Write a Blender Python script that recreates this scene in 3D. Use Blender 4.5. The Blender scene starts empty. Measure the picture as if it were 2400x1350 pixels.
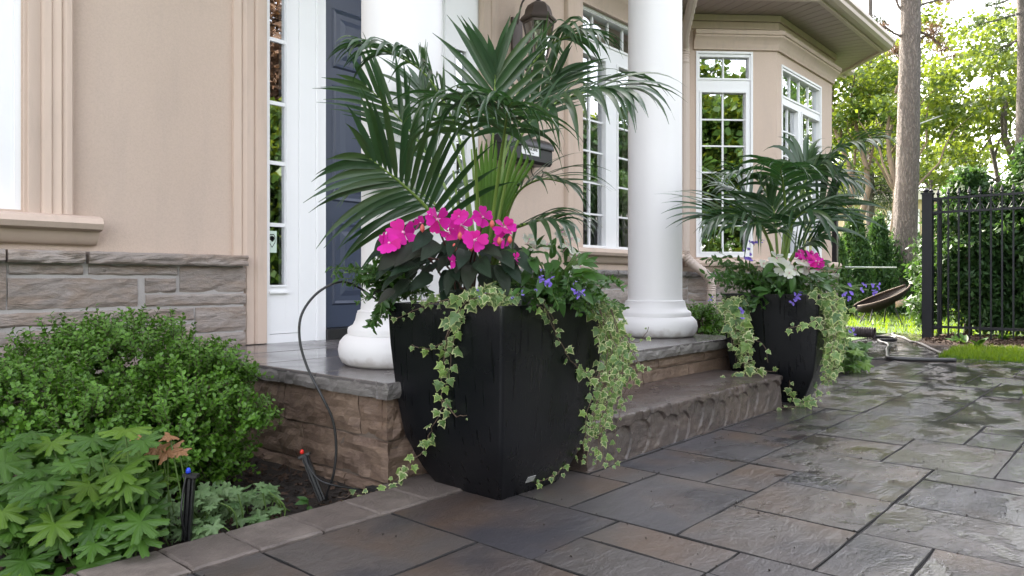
import bpy, bmesh, math, random
import numpy as np
from mathutils import Vector, Matrix, noise
from mathutils.bvhtree import BVHTree
R = math.radians
rnd = random.Random(7)
C = bpy.context.scene.collection
scene = bpy.context.scene

# ------------------------------------------------------------ camera, world, sun, exposure
F, H, HY = 1717.0, 0.68, 658.0            # focal length in photo pixels, eye height, horizon row
AX, AY = 0.7487, 0.6629                   # viewing direction (x along the house front, y towards the house)
cam_d = bpy.data.cameras.new('camera'); cam = bpy.data.objects.new('camera', cam_d); C.objects.link(cam)
cam_d.sensor_width = 36; cam_d.lens = 36 * F / 2400; cam_d.shift_y = -(675 - HY) / 2400
cam_d.clip_start = 0.05; cam_d.clip_end = 2000
cam.location = (0, 0, H); cam.rotation_euler = (R(90), 0, math.atan2(AY, AX) - R(90))
scene.camera = cam

SUN_AZ, SUN_EL = 64.0, 41.0               # azimuth from +x towards +y
world = bpy.data.worlds.new('World'); scene.world = world; world.use_nodes = True
wn = world.node_tree.nodes; wl = world.node_tree.links
bg = wn['Background']
sky = wn.new('ShaderNodeTexSky'); sky.sky_type = 'NISHITA'; sky.sun_disc = False
sky.sun_elevation = R(SUN_EL); sky.sun_rotation = R(90 - SUN_AZ)
sky.dust_density = 3.0; sky.air_density = 1.0; sky.ozone_density = 1.0
hs = wn.new('ShaderNodeHueSaturation'); hs.inputs['Saturation'].default_value = .45
wm = wn.new('ShaderNodeMix'); wm.data_type = 'RGBA'; wm.blend_type = 'MULTIPLY'; wm.inputs[0].default_value = 1; wm.inputs[7].default_value = (1.08, 1.0, .93, 1)   # thin bright haze
wl.new(sky.outputs[0], hs.inputs['Color']); wl.new(hs.outputs[0], wm.inputs[6]); wl.new(wm.outputs[2], bg.inputs[0]); bg.inputs[1].default_value = 0.15
sd = bpy.data.lights.new('sun', 'SUN'); sun = bpy.data.objects.new('sun', sd); C.objects.link(sun)
sd.energy = 2.0; sd.angle = R(0.5); sd.color = (1.0, 0.93, 0.82)
sv = Vector((math.cos(R(SUN_AZ)) * math.cos(R(SUN_EL)), math.sin(R(SUN_AZ)) * math.cos(R(SUN_EL)), math.sin(R(SUN_EL))))
sun.rotation_euler = sv.to_track_quat('Z', 'Y').to_euler(); sun.location = (0, 0, 30)
scene.view_settings.view_transform = 'Standard'; scene.view_settings.look = 'None'
scene.view_settings.gamma = 1; scene.view_settings.use_curve_mapping = False
scene.view_settings.exposure = 3.12
scene.render.engine = 'CYCLES'
scene.cycles.max_bounces = 8; scene.cycles.transparent_max_bounces = 12

# ------------------------------------------------------------ helpers
UP = Vector((0, 0, 1))
def P(px, py, d):                         # point seen at photo pixel (px,py) at depth d
    X = (px - 1200) / F * d
    return Vector((X * AY + d * AX, -X * AX + d * AY, H + (HY - py) / F * d))
def G(px, py, z=0.0): return P(px, py, (H - z) * F / (py - HY))
def PW(px, py, y):                        # on the vertical plane y = const
    r = (px - 1200) / F
    return P(px, py, y / (-r * AX + AY))
def pix(p):
    X = p[0] * AY - p[1] * AX; d = p[0] * AX + p[1] * AY
    if d < .05: return (1e5, 1e5, d)
    return (1200 + X / d * F, HY - (p[2] - H) / d * F, d)

WM = {}                                   # world matrix of each object made here
def link(o, parent=None, M=None):
    M = M or Matrix.Identity(4)
    C.objects.link(o)
    if parent is not None:
        o.parent = parent; o.matrix_basis = WM[parent.name].inverted() @ M
    else: o.matrix_basis = M
    WM[o.name] = M
    return o
def thing(name, label, cat, loc, group=None):
    o = bpy.data.objects.new(name, None); o.empty_display_size = .1
    link(o, None, Matrix.Translation(Vector(loc)))
    o['label'] = label; o['category'] = cat
    if group: o['group'] = group
    return o
def tag(o, label, cat, group=None):
    o['label'] = label; o['category'] = cat
    if group: o['group'] = group
    return o
def stuff(o): o['kind'] = 'stuff'; return o
def struct(o): o['kind'] = 'structure'; return o
def inst(name, me, parent, M):
    return link(bpy.data.objects.new(name, me), parent, M)
def frame(pos, d, n, s=1.0, sx=None, sz=None):   # local Y along d, Z near n
    y = Vector(d).normalized(); x = y.cross(Vector(n))
    if x.length < 1e-4: x = y.orthogonal()
    x.normalize(); z = x.cross(y)
    M = Matrix.Identity(4); sx = sx or s; sz = sz or s
    for i in range(3): M[i][0] = x[i] * sx; M[i][1] = y[i] * s; M[i][2] = z[i] * sz; M[i][3] = pos[i]
    return M

class MB:
    def __init__(s): s.v = []; s.f = []; s.m = []
    def add(s, vs, fs, mi=0):
        b = len(s.v); s.v += [tuple(v) for v in vs]
        s.f += [tuple(b + i for i in f) for f in fs]; s.m += [mi] * len(fs); return s
    def box(s, x0, y0, z0, x1, y1, z1, mi=0, M=None):
        vs = [Vector(p) for p in ((x0,y0,z0),(x1,y0,z0),(x1,y1,z0),(x0,y1,z0),(x0,y0,z1),(x1,y0,z1),(x1,y1,z1),(x0,y1,z1))]
        if M: vs = [M @ v for v in vs]
        return s.add(vs, [(0,3,2,1),(4,5,6,7),(0,1,5,4),(1,2,6,5),(2,3,7,6),(3,0,4,7)], mi)
    def tube(s, pts, rad, n=8, mi=0, caps=True):
        pts = [Vector(p) for p in pts]; m = len(pts)
        if not hasattr(rad, '__len__'): rad = [rad] * m
        vs = []; ref = None
        for i in range(m):
            t = (pts[min(i+1, m-1)] - pts[max(i-1, 0)])
            t = t.normalized() if t.length > 1e-9 else UP
            if ref is None: ref = t.orthogonal().normalized()
            ref = ref - t * ref.dot(t)
            ref = ref.normalized() if ref.length > 1e-6 else t.orthogonal().normalized()
            b = t.cross(ref)
            for k in range(n):
                a = 2 * math.pi * k / n
                vs.append(pts[i] + (ref * math.cos(a) + b * math.sin(a)) * rad[i])
        fs = [(i*n+k, i*n+(k+1) % n, (i+1)*n+(k+1) % n, (i+1)*n+k) for i in range(m-1) for k in range(n)]
        if caps: fs += [tuple(range(n-1, -1, -1)), tuple((m-1)*n+k for k in range(n))]
        return s.add(vs, fs, mi)
    def lathe(s, prof, c, n=32, mi=0, cap=True):
        vs = [(c[0] + r * math.cos(2*math.pi*k/n), c[1] + r * math.sin(2*math.pi*k/n), c[2] + z) for r, z in prof for k in range(n)]
        m = len(prof)
        fs = [(i*n+k, i*n+(k+1) % n, (i+1)*n+(k+1) % n, (i+1)*n+k) for i in range(m-1) for k in range(n)]
        if cap: fs += [tuple(range(n-1, -1, -1)), tuple((m-1)*n+k for k in range(n))]
        return s.add(vs, fs, mi)
    def prism(s, poly, z0, z1, mi=0):     # polygon in plan, ccw
        n = len(poly)
        vs = [(p[0], p[1], z0) for p in poly] + [(p[0], p[1], z1) for p in poly]
        return s.add(vs, [tuple(range(n-1, -1, -1)), tuple(range(n, 2*n))] + [(i, (i+1) % n, n+(i+1) % n, n+i) for i in range(n)], mi)
    def sweep(s, prof, path, mi=0):       # prof: closed (out, z); path: plan points, outward is to the right of travel
        pts = [Vector((p[0], p[1])) for p in path]; m = len(pts); rings = []
        for i in range(m):
            if i > 0: a = (pts[i] - pts[i-1]).normalized()
            if i < m-1: b = (pts[i+1] - pts[i]).normalized()
            if i == 0: a = b
            if i == m-1: b = a
            na = Vector((a.y, -a.x)); nb = Vector((b.y, -b.x)); n = (na + nb).normalized()
            n = n / max(.3, n.dot(na))
            rings.append([(pts[i].x + n.x * o, pts[i].y + n.y * o, z) for o, z in prof])
        k = len(prof); vs = [v for r in rings for v in r]
        fs = [(i*k+j, (i+1)*k+j, (i+1)*k+(j+1) % k, i*k+(j+1) % k) for i in range(m-1) for j in range(k)]
        fs += [tuple(range(k)), tuple((m-1)*k+j for j in range(k-1, -1, -1))]
        return s.add(vs, fs, mi)
    def mesh(s, name, mats, smooth=False):
        me = bpy.data.meshes.new(name); me.from_pydata(s.v, [], s.f)
        for m in (mats if isinstance(mats, (list, tuple)) else [mats]): me.materials.append(m)
        if len(me.materials) > 1: me.polygons.foreach_set('material_index', s.m)
        if smooth: me.polygons.foreach_set('use_smooth', [True] * len(me.polygons))
        me.update(); return me
    def build(s, name, mats, parent=None, smooth=False, M=None, fix=False):
        me = s.mesh(name, mats, smooth)
        if fix:
            bm = bmesh.new(); bm.from_mesh(me); bmesh.ops.recalc_face_normals(bm, faces=bm.faces); bm.to_mesh(me); bm.free()
        if smooth == 'auto':
            auto(me)
        return link(bpy.data.objects.new(name, me), parent, M)
def auto(me, ang=35):
    me.polygons.foreach_set('use_smooth', [True] * len(me.polygons))
    bm = bmesh.new(); bm.from_mesh(me)
    for e in bm.edges:
        e.smooth = not (len(e.link_faces) == 2 and e.calc_face_angle(0) > R(ang))
    bm.to_mesh(me); bm.free()
def npmesh(name, V, Fc, mat, smooth=False):   # V (n,3) array, Fc (m,k) array
    me = bpy.data.meshes.new(name); n = len(V); m, k = Fc.shape
    me.vertices.add(n); me.vertices.foreach_set('co', np.asarray(V, np.float32).ravel())
    me.loops.add(m*k); me.loops.foreach_set('vertex_index', Fc.astype(np.int32).ravel())
    me.polygons.add(m); me.polygons.foreach_set('loop_start', np.arange(0, m*k, k, dtype=np.int32))
    me.polygons.foreach_set('loop_total', np.full(m, k, np.int32))
    if smooth: me.polygons.foreach_set('use_smooth', np.ones(m, bool))
    me.materials.append(mat); me.update(); me.validate(); return me
def catmull(pts, n):
    pts = [Vector(p) for p in pts]; q = [pts[0]*2 - pts[1]] + pts + [pts[-1]*2 - pts[-2]]; out = []
    m = len(pts) - 1
    for i in range(n + 1):
        t = i / n * m; k = min(int(t), m - 1); t -= k
        a, b, c, d = q[k:k+4]
        out.append(.5 * ((2*b) + (c - a)*t + (2*a - 5*b + 4*c - d)*t*t + (3*b - a - 3*c + d)*t*t*t))
    return out

# ------------------------------------------------------------ materials
class NT:
    def __init__(s, name):
        s.m = bpy.data.materials.new(name); s.m.use_nodes = True; s.t = s.m.node_tree; s.n = s.t.nodes
        s.b = s.n['Principled BSDF']; s.out = s.n['Material Output']
    def node(s, ty, **kw):
        o = s.n.new('ShaderNode' + ty)
        for k, v in kw.items():
            if hasattr(o, k) and k not in ('Scale', 'Color'): setattr(o, k, v)
            else: o.inputs[k].default_value = v
        return o
    def l(s, a, b): s.t.links.new(a, b)
    def coord(s, kind='Object', scale=(1, 1, 1)):
        tc = s.node('TexCoord'); mp = s.node('Mapping'); mp.inputs['Scale'].default_value = scale
        s.l(tc.outputs[kind], mp.inputs['Vector']); return mp.outputs[0]
    def noise(s, vec, scale, detail=4, rough=.55, dist=0):
        o = s.node('TexNoise'); o.inputs['Scale'].default_value = scale; o.inputs['Detail'].default_value = detail
        o.inputs['Roughness'].default_value = rough; o.inputs['Distortion'].default_value = dist
        if vec: s.l(vec, o.inputs['Vector'])
        return o.outputs['Fac']
    def ramp(s, fac, stops):
        o = s.node('ValToRGB'); e = o.color_ramp.elements
        while len(e) < len(stops): e.new(.5)
        for i, (p, c) in enumerate(stops):
            e[i].position = p; e[i].color = (c if len(c) == 4 else (*c, 1)) if hasattr(c, '__len__') else (c, c, c, 1)
        s.l(fac, o.inputs[0]); return o.outputs[0]
    def mix(s, fac, a, b, mode='MIX'):
        o = s.node('Mix', data_type='RGBA', blend_type=mode)
        for v, k in ((fac, 0), (a, 6), (b, 7)):
            if isinstance(v, bpy.types.NodeSocket): s.l(v, o.inputs[k])
            else: o.inputs[k].default_value = v if k == 0 else ((*v, 1) if len(v) == 3 else v)
        return o.outputs[2]
    def math(s, op, a, b=0.0, c=0.0):
        o = s.node('Math', operation=op)
        for i, v in enumerate((a, b, c)):
            if isinstance(v, bpy.types.NodeSocket): s.l(v, o.inputs[i])
            else: o.inputs[i].default_value = v
        return o.outputs[0]
    def set(s, key, v):
        if isinstance(v, bpy.types.NodeSocket): s.l(v, s.b.inputs[key])
        else: s.b.inputs[key].default_value = (*v, 1) if (hasattr(v, '__len__') and len(v) == 3) else v
    def bump(s, h, strength=.3, dist=.01, prev=None):
        o = s.node('Bump'); o.inputs['Strength'].default_value = strength; o.inputs['Distance'].default_value = dist
        s.l(h, o.inputs['Height'])
        if prev: s.l(prev, o.inputs['Normal'])
        return o.outputs[0]
def simple(name, col, rough=.5, metal=0, spec=.5, bump=None, var=.0, vscale=6):
    t = NT(name); v = t.coord('Object')
    if var:
        n = t.noise(v, vscale, 5); c = t.mix(n, tuple(x*(1-var) for x in col), tuple(min(1, x*(1+var)) for x in col)); t.set('Base Color', c)
    else: t.set('Base Color', col)
    t.set('Roughness', rough); t.set('Metallic', metal); t.set('Specular IOR Level', spec)
    if bump: t.set('Normal', t.bump(t.noise(v, bump[0], 4), bump[1], bump[2]))
    return t.m
def leafmat(name, cols, rough=.42, trans=.3, tcol=None, spec=.4, vein=0.0, spots=0):
    t = NT(name); oi = t.node('ObjectInfo'); ge = t.node('NewGeometry')
    f = t.math('FRACT', t.math('ADD', oi.outputs['Random'], ge.outputs['Random Per Island']))
    k = len(cols); c = t.ramp(f, [(i / max(1, k-1), cols[i]) for i in range(k)])
    v = t.coord('Object')
    c = t.mix(t.math('MULTIPLY', t.noise(v, 25, 3), .5), c, tuple(x*.55 for x in cols[0]), 'MIX')
    t.set('Base Color', c); t.set('Roughness', rough); t.set('Specular IOR Level', spec)
    if vein:
        w = t.node('TexWave'); w.inputs['Scale'].default_value = vein; w.inputs['Distortion'].default_value = 1.0
        t.l(v, w.inputs['Vector']); t.set('Normal', t.bump(w.outputs['Fac'], .25, .002))
    tr = t.node('BsdfTranslucent'); mx = t.node('MixShader'); mx.inputs[0].default_value = trans
    tc = t.mix(.5, c, tcol or tuple(min(1, x*2.2) for x in cols[-1]))
    t.l(tc, tr.inputs[0]); t.l(t.b.outputs[0], mx.inputs[1]); t.l(tr.outputs[0], mx.inputs[2]); t.l(mx.outputs[0], t.out.inputs[0])
    return t.m

def stucco_mat():
    t = NT('stucco'); v = t.coord('Object')
    big = t.noise(v, 1.3, 4); c = t.mix(big, (.53, .415, .34), (.58, .465, .39)); c = t.mix(t.ramp(t.noise(v, 130, 3, .8), [(.35, .22), (.6, 0.0)]), c, (.36, .28, .235))
    st = t.noise(t.coord('Object', (3, 3, .5)), 2.5, 5, .6)
    c = t.mix(t.ramp(st, [(.52, 0.0), (.8, .22)]), c, (.34, .29, .26))
    t.set('Base Color', c); t.set('Roughness', .85); t.set('Specular IOR Level', .25)
    b = t.bump(t.noise(v, 260, 3, .7), .55, .003); b = t.bump(t.noise(v, 60, 3), .25, .004, b); t.set('Normal', b); return t.m
def trim_mat():
    t = NT('stucco_trim'); v = t.coord('Object'); big = t.noise(v, 2.5, 5)
    c = t.mix(big, (.50, .39, .32), (.57, .455, .38))
    g = t.noise(t.coord('Object', (6, 6, 1)), 3, 5, .65); c = t.mix(t.ramp(g, [(.5, 0.0), (.75, .3)]), c, (.30, .26, .23))
    t.set('Base Color', c); t.set('Roughness', .75); t.set('Specular IOR Level', .3)
    t.set('Normal', t.bump(t.noise(v, 180, 3), .25, .002)); return t.m
def stone_mat(name, a, b, c3, wet=0.0, rough=.75, bscale=30, bs=.7, grain=(1, 1, 3)):
    t = NT(name); v = t.coord('Object', grain); oi = t.node('ObjectInfo'); v0 = t.coord('Object')
    vv = t.node('VectorMath', operation='ADD'); t.l(v, vv.inputs[0])
    sc = t.node('VectorMath', operation='SCALE'); cb = t.node('CombineXYZ')
    t.l(oi.outputs['Random'], cb.inputs[0]); t.l(oi.outputs['Random'], cb.inputs[1]); t.l(cb.outputs[0], sc.inputs[0]); sc.inputs['Scale'].default_value = 40
    t.l(sc.outputs[0], vv.inputs[1]); v = vv.outputs[0]
    c = t.mix(oi.outputs['Random'], a, b)
    c = t.mix(t.ramp(t.noise(v, 3.5, 6, .65, .6), [(.42, 0.0), (.62, 1.0)]), c, c3)
    c = t.mix(t.math('MULTIPLY', t.ramp(t.noise(v, 14, 6, .7), [(.3, 1.0), (.6, 0.0)]), .55), c, tuple(x*.5 for x in a))
    c = t.mix(t.ramp(t.noise(v0, 120, 3, .7), [(.6, 0.0), (.8, .4)]), c, tuple(min(1, x*1.7) for x in b))
    t.set('Base Color', c)
    r = t.ramp(t.noise(v0, 2.2, 4, .6), [(.35, max(.08, rough-wet)), (.65, rough)]); t.set('Roughness', r)
    n1 = t.bump(t.noise(v, bscale*.25, 6, .7, .8), bs, .02); n2 = t.bump(t.noise(v, bscale*3, 4, .7), bs*.5, .004, n1)
    t.set('Normal', n2); return t.m

def slab_mat():
    # wet split-look concrete flags: dark grey, bluish and rusty brown areas, a film of water on top
    t = NT('wet_paving'); oi = t.node('ObjectInfo'); ge = t.node('NewGeometry')
    tc = t.node('TexCoord'); pos = ge.outputs['Position']
    def P2(sx, sy, off=True):
        mp = t.node('Mapping'); mp.inputs['Scale'].default_value = (sx, sy, 1); t.l(pos, mp.inputs['Vector'])
        ad = t.node('VectorMath', operation='ADD'); t.l(mp.outputs[0], ad.inputs[0])
        cb = t.node('CombineXYZ')
        for k in range(2): t.l(t.math('MULTIPLY', oi.outputs['Random'], 57.0 if off else 0.0), cb.inputs[k])
        t.l(cb.outputs[0], ad.inputs[1]); return ad.outputs[0]
    base = t.ramp(oi.outputs['Random'], [(0, (.040, .038, .042)), (.3, (.066, .058, .054)), (.55, (.080, .069, .063)), (.75, (.046, .044, .049)), (1, (.070, .063, .061))])
    cloud = t.noise(P2(1, 1), 2.4, 3, .5, .5)
    c = t.mix(t.ramp(cloud, [(.47, 0.0), (.66, .7)]), base, (.088, .056, .036))
    dark = t.noise(P2(1, 1.3), 2.3, 3, .5)
    c = t.mix(t.ramp(dark, [(.50, 0.0), (.66, .75)]), c, (.026, .027, .034))
    c = t.mix(t.ramp(t.noise(P2(1, 1), 160, 3, .8), [(.60, 0.0), (.8, .45)]), c, (.17, .16, .155))
    dust = t.noise(P2(1, 1, False), 1.1, 5, .65, .3)
    c = t.mix(t.ramp(dust, [(.50, 0.0), (.66, .22)]), c, (.13, .118, .108))
    t.set('Base Color', c)
    # film of water: patches that grow towards the right / far side, rippled by the split surface below
    sx = t.node('SeparateXYZ'); t.l(pos, sx.inputs[0])
    near = t.math('ADD', t.math('MULTIPLY', sx.outputs[0], .10), t.math('MULTIPLY', sx.outputs[1], -.12))
    near = t.math('SUBTRACT', t.math('MINIMUM', near, .26), .20)
    wn_ = t.math('ADD', t.math('MULTIPLY', t.noise(P2(1.0, 1.3, False), 1.7, 4, .55, .4), .6), t.math('MULTIPLY', t.noise(P2(1, 1.4), 3.6, 3, .5), .4))
    wet = t.ramp(t.math('ADD', wn_, near), [(.40, 0.0), (.56, 1.0)])
    pud = t.ramp(t.math('ADD', t.noise(P2(2.3, 3.6, False), 1.6, 6, .66, .4), near), [(.485, 0.0), (.56, 1.0)])
    t.set('Base Color', t.mix(t.math('MULTIPLY', pud, .4), c, (.018, .016, .015)))
    t.set('Roughness', t.math('MULTIPLY', t.math('SUBTRACT', .38, t.math('MULTIPLY', wet, .30)), t.math('SUBTRACT', 1.0, t.math('MULTIPLY', pud, .75)))); t.set('Specular IOR Level', t.math('ADD', .6, t.math('MULTIPLY', wet, .4)))
    rip = t.noise(P2(42, 64), 1.0, 6, .72, .25); rid = t.noise(P2(6, 11), 1.5, 7, .68, .35); fine = t.noise(P2(1, 1), 240, 2, .6)
    amt = t.ramp(t.noise(P2(1, 1), 1.9, 2), [(.38, .15), (.62, 1.0)])
    calm = t.math('SUBTRACT', 1.0, t.math('MULTIPLY', pud, .80))
    b1 = t.bump(t.math('MULTIPLY', t.math('MULTIPLY', t.ramp(rid, [(.4, 0.0), (.62, 1.0)]), amt), calm), .7, .004)
    b2 = t.bump(t.math('MULTIPLY', fine, calm), .22, .002, b1)
    b3 = t.bump(t.math('MULTIPLY', t.math('MULTIPLY', rip, calm), t.math('ADD', t.math('MULTIPLY', wet, .9), .12)), 1.0, .0070, b2)
    t.set('Normal', b3)
    return t.m

def porch_mat():
    t = NT('wet_flagstone'); v = t.coord('Object'); oi = t.node('ObjectInfo')
    c = t.mix(t.noise(v, 4, 6, .65, .6), (.085, .08, .082), (.17, .15, .145))
    c = t.mix(t.ramp(t.noise(v, 30, 4, .7), [(.5, 0.0), (.8, .5)]), c, (.05, .05, .055))
    t.set('Base Color', c)
    t.set('Roughness', t.ramp(t.noise(v, 2.3, 4), [(.3, .07), (.7, .30)])); t.set('Specular IOR Level', .6)
    t.set('Normal', t.bump(t.noise(v, 9, 5, .55), .16, .004)); return t.m

M = {}
M['stucco'] = stucco_mat(); M['trim'] = trim_mat()
M['white'] = simple('white_paint', (.78, .78, .79), .38, var=.03, bump=(40, .06, .002))
M['column'] = simple('column_paint', (.73, .715, .715), .5, var=.05, vscale=3, bump=(35, .10, .004))
def col_dirt():
    m = M['column']; nt = m.node_tree; bs = nt.nodes['Principled BSDF']; src = bs.inputs['Base Color'].links[0].from_socket
    ge = nt.nodes.new('ShaderNodeNewGeometry'); sp = nt.nodes.new('ShaderNodeSeparateXYZ'); nt.links.new(ge.outputs['Position'], sp.inputs[0])
    n = nt.nodes.new('ShaderNodeTexNoise'); n.inputs['Scale'].default_value = 16; n.inputs['Detail'].default_value = 6; nt.links.new(ge.outputs['Position'], n.inputs[0])
    a = nt.nodes.new('ShaderNodeMath'); a.operation = 'MULTIPLY_ADD'; a.inputs[1].default_value = .14; nt.links.new(n.outputs[0], a.inputs[0]); a.inputs[2].default_value = .32
    b = nt.nodes.new('ShaderNodeMath'); b.operation = 'SUBTRACT'; nt.links.new(a.outputs[0], b.inputs[0]); nt.links.new(sp.outputs[2], b.inputs[1])
    r = nt.nodes.new('ShaderNodeValToRGB'); nt.links.new(b.outputs[0], r.inputs[0]); r.color_ramp.elements[0].color = (0, 0, 0, 1); r.color_ramp.elements[1].position = .04; r.color_ramp.elements[1].color = (.5, .5, .5, 1)
    x = nt.nodes.new('ShaderNodeMix'); x.data_type = 'RGBA'; nt.links.new(r.outputs[0], x.inputs[0]); nt.links.new(src, x.inputs[6]); x.inputs[7].default_value = (.30, .25, .21, 1); nt.links.new(x.outputs[2], bs.inputs['Base Color'])
col_dirt()
M['navy'] = simple('navy_door_paint', (.040, .052, .088), .35, bump=(30, .05, .002))
M['wall_stone'] = stone_mat('wall_stone', (.28, .24, .215), (.36, .315, .285), (.28, .215, .17), grain=(1.2, 1.2, 4), rough=.8)
M['brown_stone'] = stone_mat('brown_stone', (.20, .135, .095), (.26, .185, .135), (.15, .10, .075), wet=.35, rough=.6, grain=(1.2, 1.2, 4))
M['ledge'] = stone_mat('ledge_stone', (.20, .185, .175), (.24, .225, .21), (.14, .125, .12), wet=.3, rough=.6)
M['bmortar'] = simple('brown_mortar', (.12, .092, .072), .85, var=.3, vscale=20)
M['step'] = stone_mat('step_stone', (.098, .074, .064), (.108, .082, .070), (.070, .056, .052), wet=.42, rough=.52, grain=(1, 1, 2), bscale=26, bs=.55)
M['mortar'] = simple('mortar', (.37, .345, .33), .9, var=.15, bump=(150, .5, .003))
M['slab'] = slab_mat(); M['porch'] = porch_mat()
M['edging'] = stone_mat('edging_paver', (.14, .115, .10), (.19, .16, .14), (.11, .09, .08), wet=.1, rough=.62, grain=(1, 1, 1), bscale=40, bs=.5)
M['sand'] = simple('joint_sand', (.012, .011, .0105), .85, var=.5, vscale=80, bump=(200, 1, .004))
M['soil'] = simple('soil', (.022, .016, .012), .9, var=.6, vscale=40, bump=(70, 1, .02))
M['mulch'] = simple('mulch', (.060, .035, .022), .9, var=.6, vscale=50, bump=(60, 1, .02))
M['black'] = simple('black_plastic', (.012, .012, .013), .4)
M['iron'] = simple('black_iron', (.005, .006, .010), .45, bump=(80, .2, .002))
M['bronze'] = simple('aged_bronze', (.085, .066, .058), .5, metal=.4, var=.3, bump=(60, .2, .002))
M['alu'] = simple('cream_aluminium', (.50, .41, .355), .45, var=.05)
M['soffit'] = simple('soffit_panel', (.38, .305, .28), .6, var=.05)
M['curtain'] = simple('curtain_cloth', (.45, .40, .30), .9, var=.1)
M['room'] = simple('dark_room', (.06, .055, .05), .9, var=.3)
M['grass'] = leafmat('grass_blades', [(.035, .10, .010), (.06, .15, .014), (.08, .18, .016)], rough=.5, trans=.45, tcol=(.40, .55, .01))
M['lawn'] = simple('lawn_ground', (.04, .085, .010), .9, var=.4, vscale=20, bump=(120, 1, .02))
M['palm'] = leafmat('palm_leaf', [(.020, .052, .020), (.034, .075, .032), (.050, .085, .024)], rough=.30, trans=.16, tcol=(.10, .30, .05), spec=.55)
M['palm_young'] = leafmat('young_palm_leaf', [(.05, .13, .018), (.10, .21, .028)], rough=.4, trans=.3, tcol=(.3, .5, .05))
M['rachis'] = simple('palm_stalk', (.15, .23, .045), .4, var=.2, vscale=12)
M['ivy_green'] = leafmat('ivy_centre', [(.07, .15, .045), (.17, .28, .07), (.11, .19, .09), (.20, .32, .07)], rough=.42, trans=.2)
M['ivy_cream'] = leafmat('ivy_margin', [(.50, .55, .26), (.58, .60, .34), (.44, .52, .20), (.34, .46, .12)], rough=.45, trans=.25, tcol=(.7, .75, .3))
M['ivy_stem'] = simple('ivy_stem', (.11, .075, .05), .6)
M['pink'] = leafmat('pink_petal', [(.78, .015, .42), (.86, .03, .50), (.70, .01, .26)], rough=.5, trans=.3, tcol=(1, .1, .7), spec=.2)
M['paleflower'] = leafmat('white_petal', [(.80, .80, .76), (.85, .85, .80)], rough=.5, trans=.3, tcol=(.9, .9, .9), spec=.2)
M['purple'] = leafmat('purple_petal', [(.20, .13, .58), (.28, .18, .66)], rough=.5, trans=.25, tcol=(.4, .3, .9), spec=.2)
M['dleaf'] = leafmat('dark_impatiens_leaf', [(.010, .024, .014), (.018, .040, .020), (.024, .020, .014)], rough=.40, trans=.12, tcol=(.08, .12, .03), spec=.25, vein=30)
M['gleaf'] = leafmat('green_leaf', [(.035, .095, .020), (.055, .13, .030), (.045, .12, .022)], rough=.4, trans=.25, tcol=(.2, .4, .03))
M['box'] = leafmat('boxwood_leaf', [(.060, .150, .014), (.110, .235, .022), (.078, .19, .020)], rough=.38, trans=.2, tcol=(.15, .4, .03))
M['boxy'] = leafmat('boxwood_young_leaf', [(.10, .24, .025), (.14, .30, .03)], rough=.4, trans=.25, tcol=(.3, .5, .04))
M['geran'] = leafmat('lobed_leaf', [(.034, .092, .010), (.064, .15, .014), (.045, .115, .012), (.12, .22, .016)], rough=.48, trans=.22, tcol=(.2, .5, .05))
M['palegr'] = leafmat('pale_leaf', [(.07, .15, .045), (.18, .27, .12), (.11, .20, .07)], rough=.5, trans=.2, tcol=(.4, .5, .2))
M['brownleaf'] = leafmat('brown_leaf', [(.30, .15, .07), (.36, .19, .09)], rough=.5, trans=.2, tcol=(.5, .25, .08))
M['stem'] = simple('green_stem', (.10, .17, .04), .5)
M['twig'] = simple('twig', (.07, .05, .035), .8)
M['maple'] = leafmat('maple_leaf', [(.024, .062, .014), (.046, .105, .018), (.080, .15, .020)], rough=.5, trans=.36, tcol=(.46, .56, .04))
M['conifer'] = leafmat('conifer_needles', [(.016, .040, .014), (.026, .056, .018), (.045, .050, .022)], rough=.6, trans=.2, tcol=(.12, .2, .03))
M['cedar'] = leafmat('cedar_spray', [(.022, .062, .018), (.04, .10, .026), (.055, .125, .03)], rough=.55, trans=.2, tcol=(.2, .4, .05))
M['drybrown'] = leafmat('dry_needles', [(.10, .055, .03), (.14, .08, .045)], rough=.7, trans=.2, tcol=(.3, .15, .06))
def bark_mat(name, a, b):
    t = NT(name); v = t.coord('Object', (1, 1, .28))
    vo = t.node('TexVoronoi', feature='DISTANCE_TO_EDGE'); vo.inputs['Scale'].default_value = 17
    nd = t.noise(v, 6, 4); ad = t.node('VectorMath', operation='ADD')
    sc = t.node('VectorMath', operation='SCALE'); sc.inputs['Scale'].default_value = .6
    t.l(nd, sc.inputs[0]); t.l(v, ad.inputs[0]); t.l(sc.outputs[0], ad.inputs[1]); t.l(ad.outputs[0], vo.inputs['Vector'])
    f = t.ramp(vo.outputs['Distance'], [(0, .35), (.25, 1.0)])
    c = t.mix(t.noise(v, 16, 6, .7), a, b); c = t.mix(f, tuple(x*.5 for x in a), c)
    t.set('Base Color', c); t.set('Roughness', .9); t.set('Normal', t.bump(t.math('ADD', f, t.noise(v, 30, 4)), .8, .03)); return t.m
M['bark'] = bark_mat('pine_bark', (.115, .095, .085), (.20, .175, .16))
M['tanbark'] = simple('tan_bark', (.17, .125, .085), .85, var=.35, vscale=4, bump=(12, .6, .05))
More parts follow.
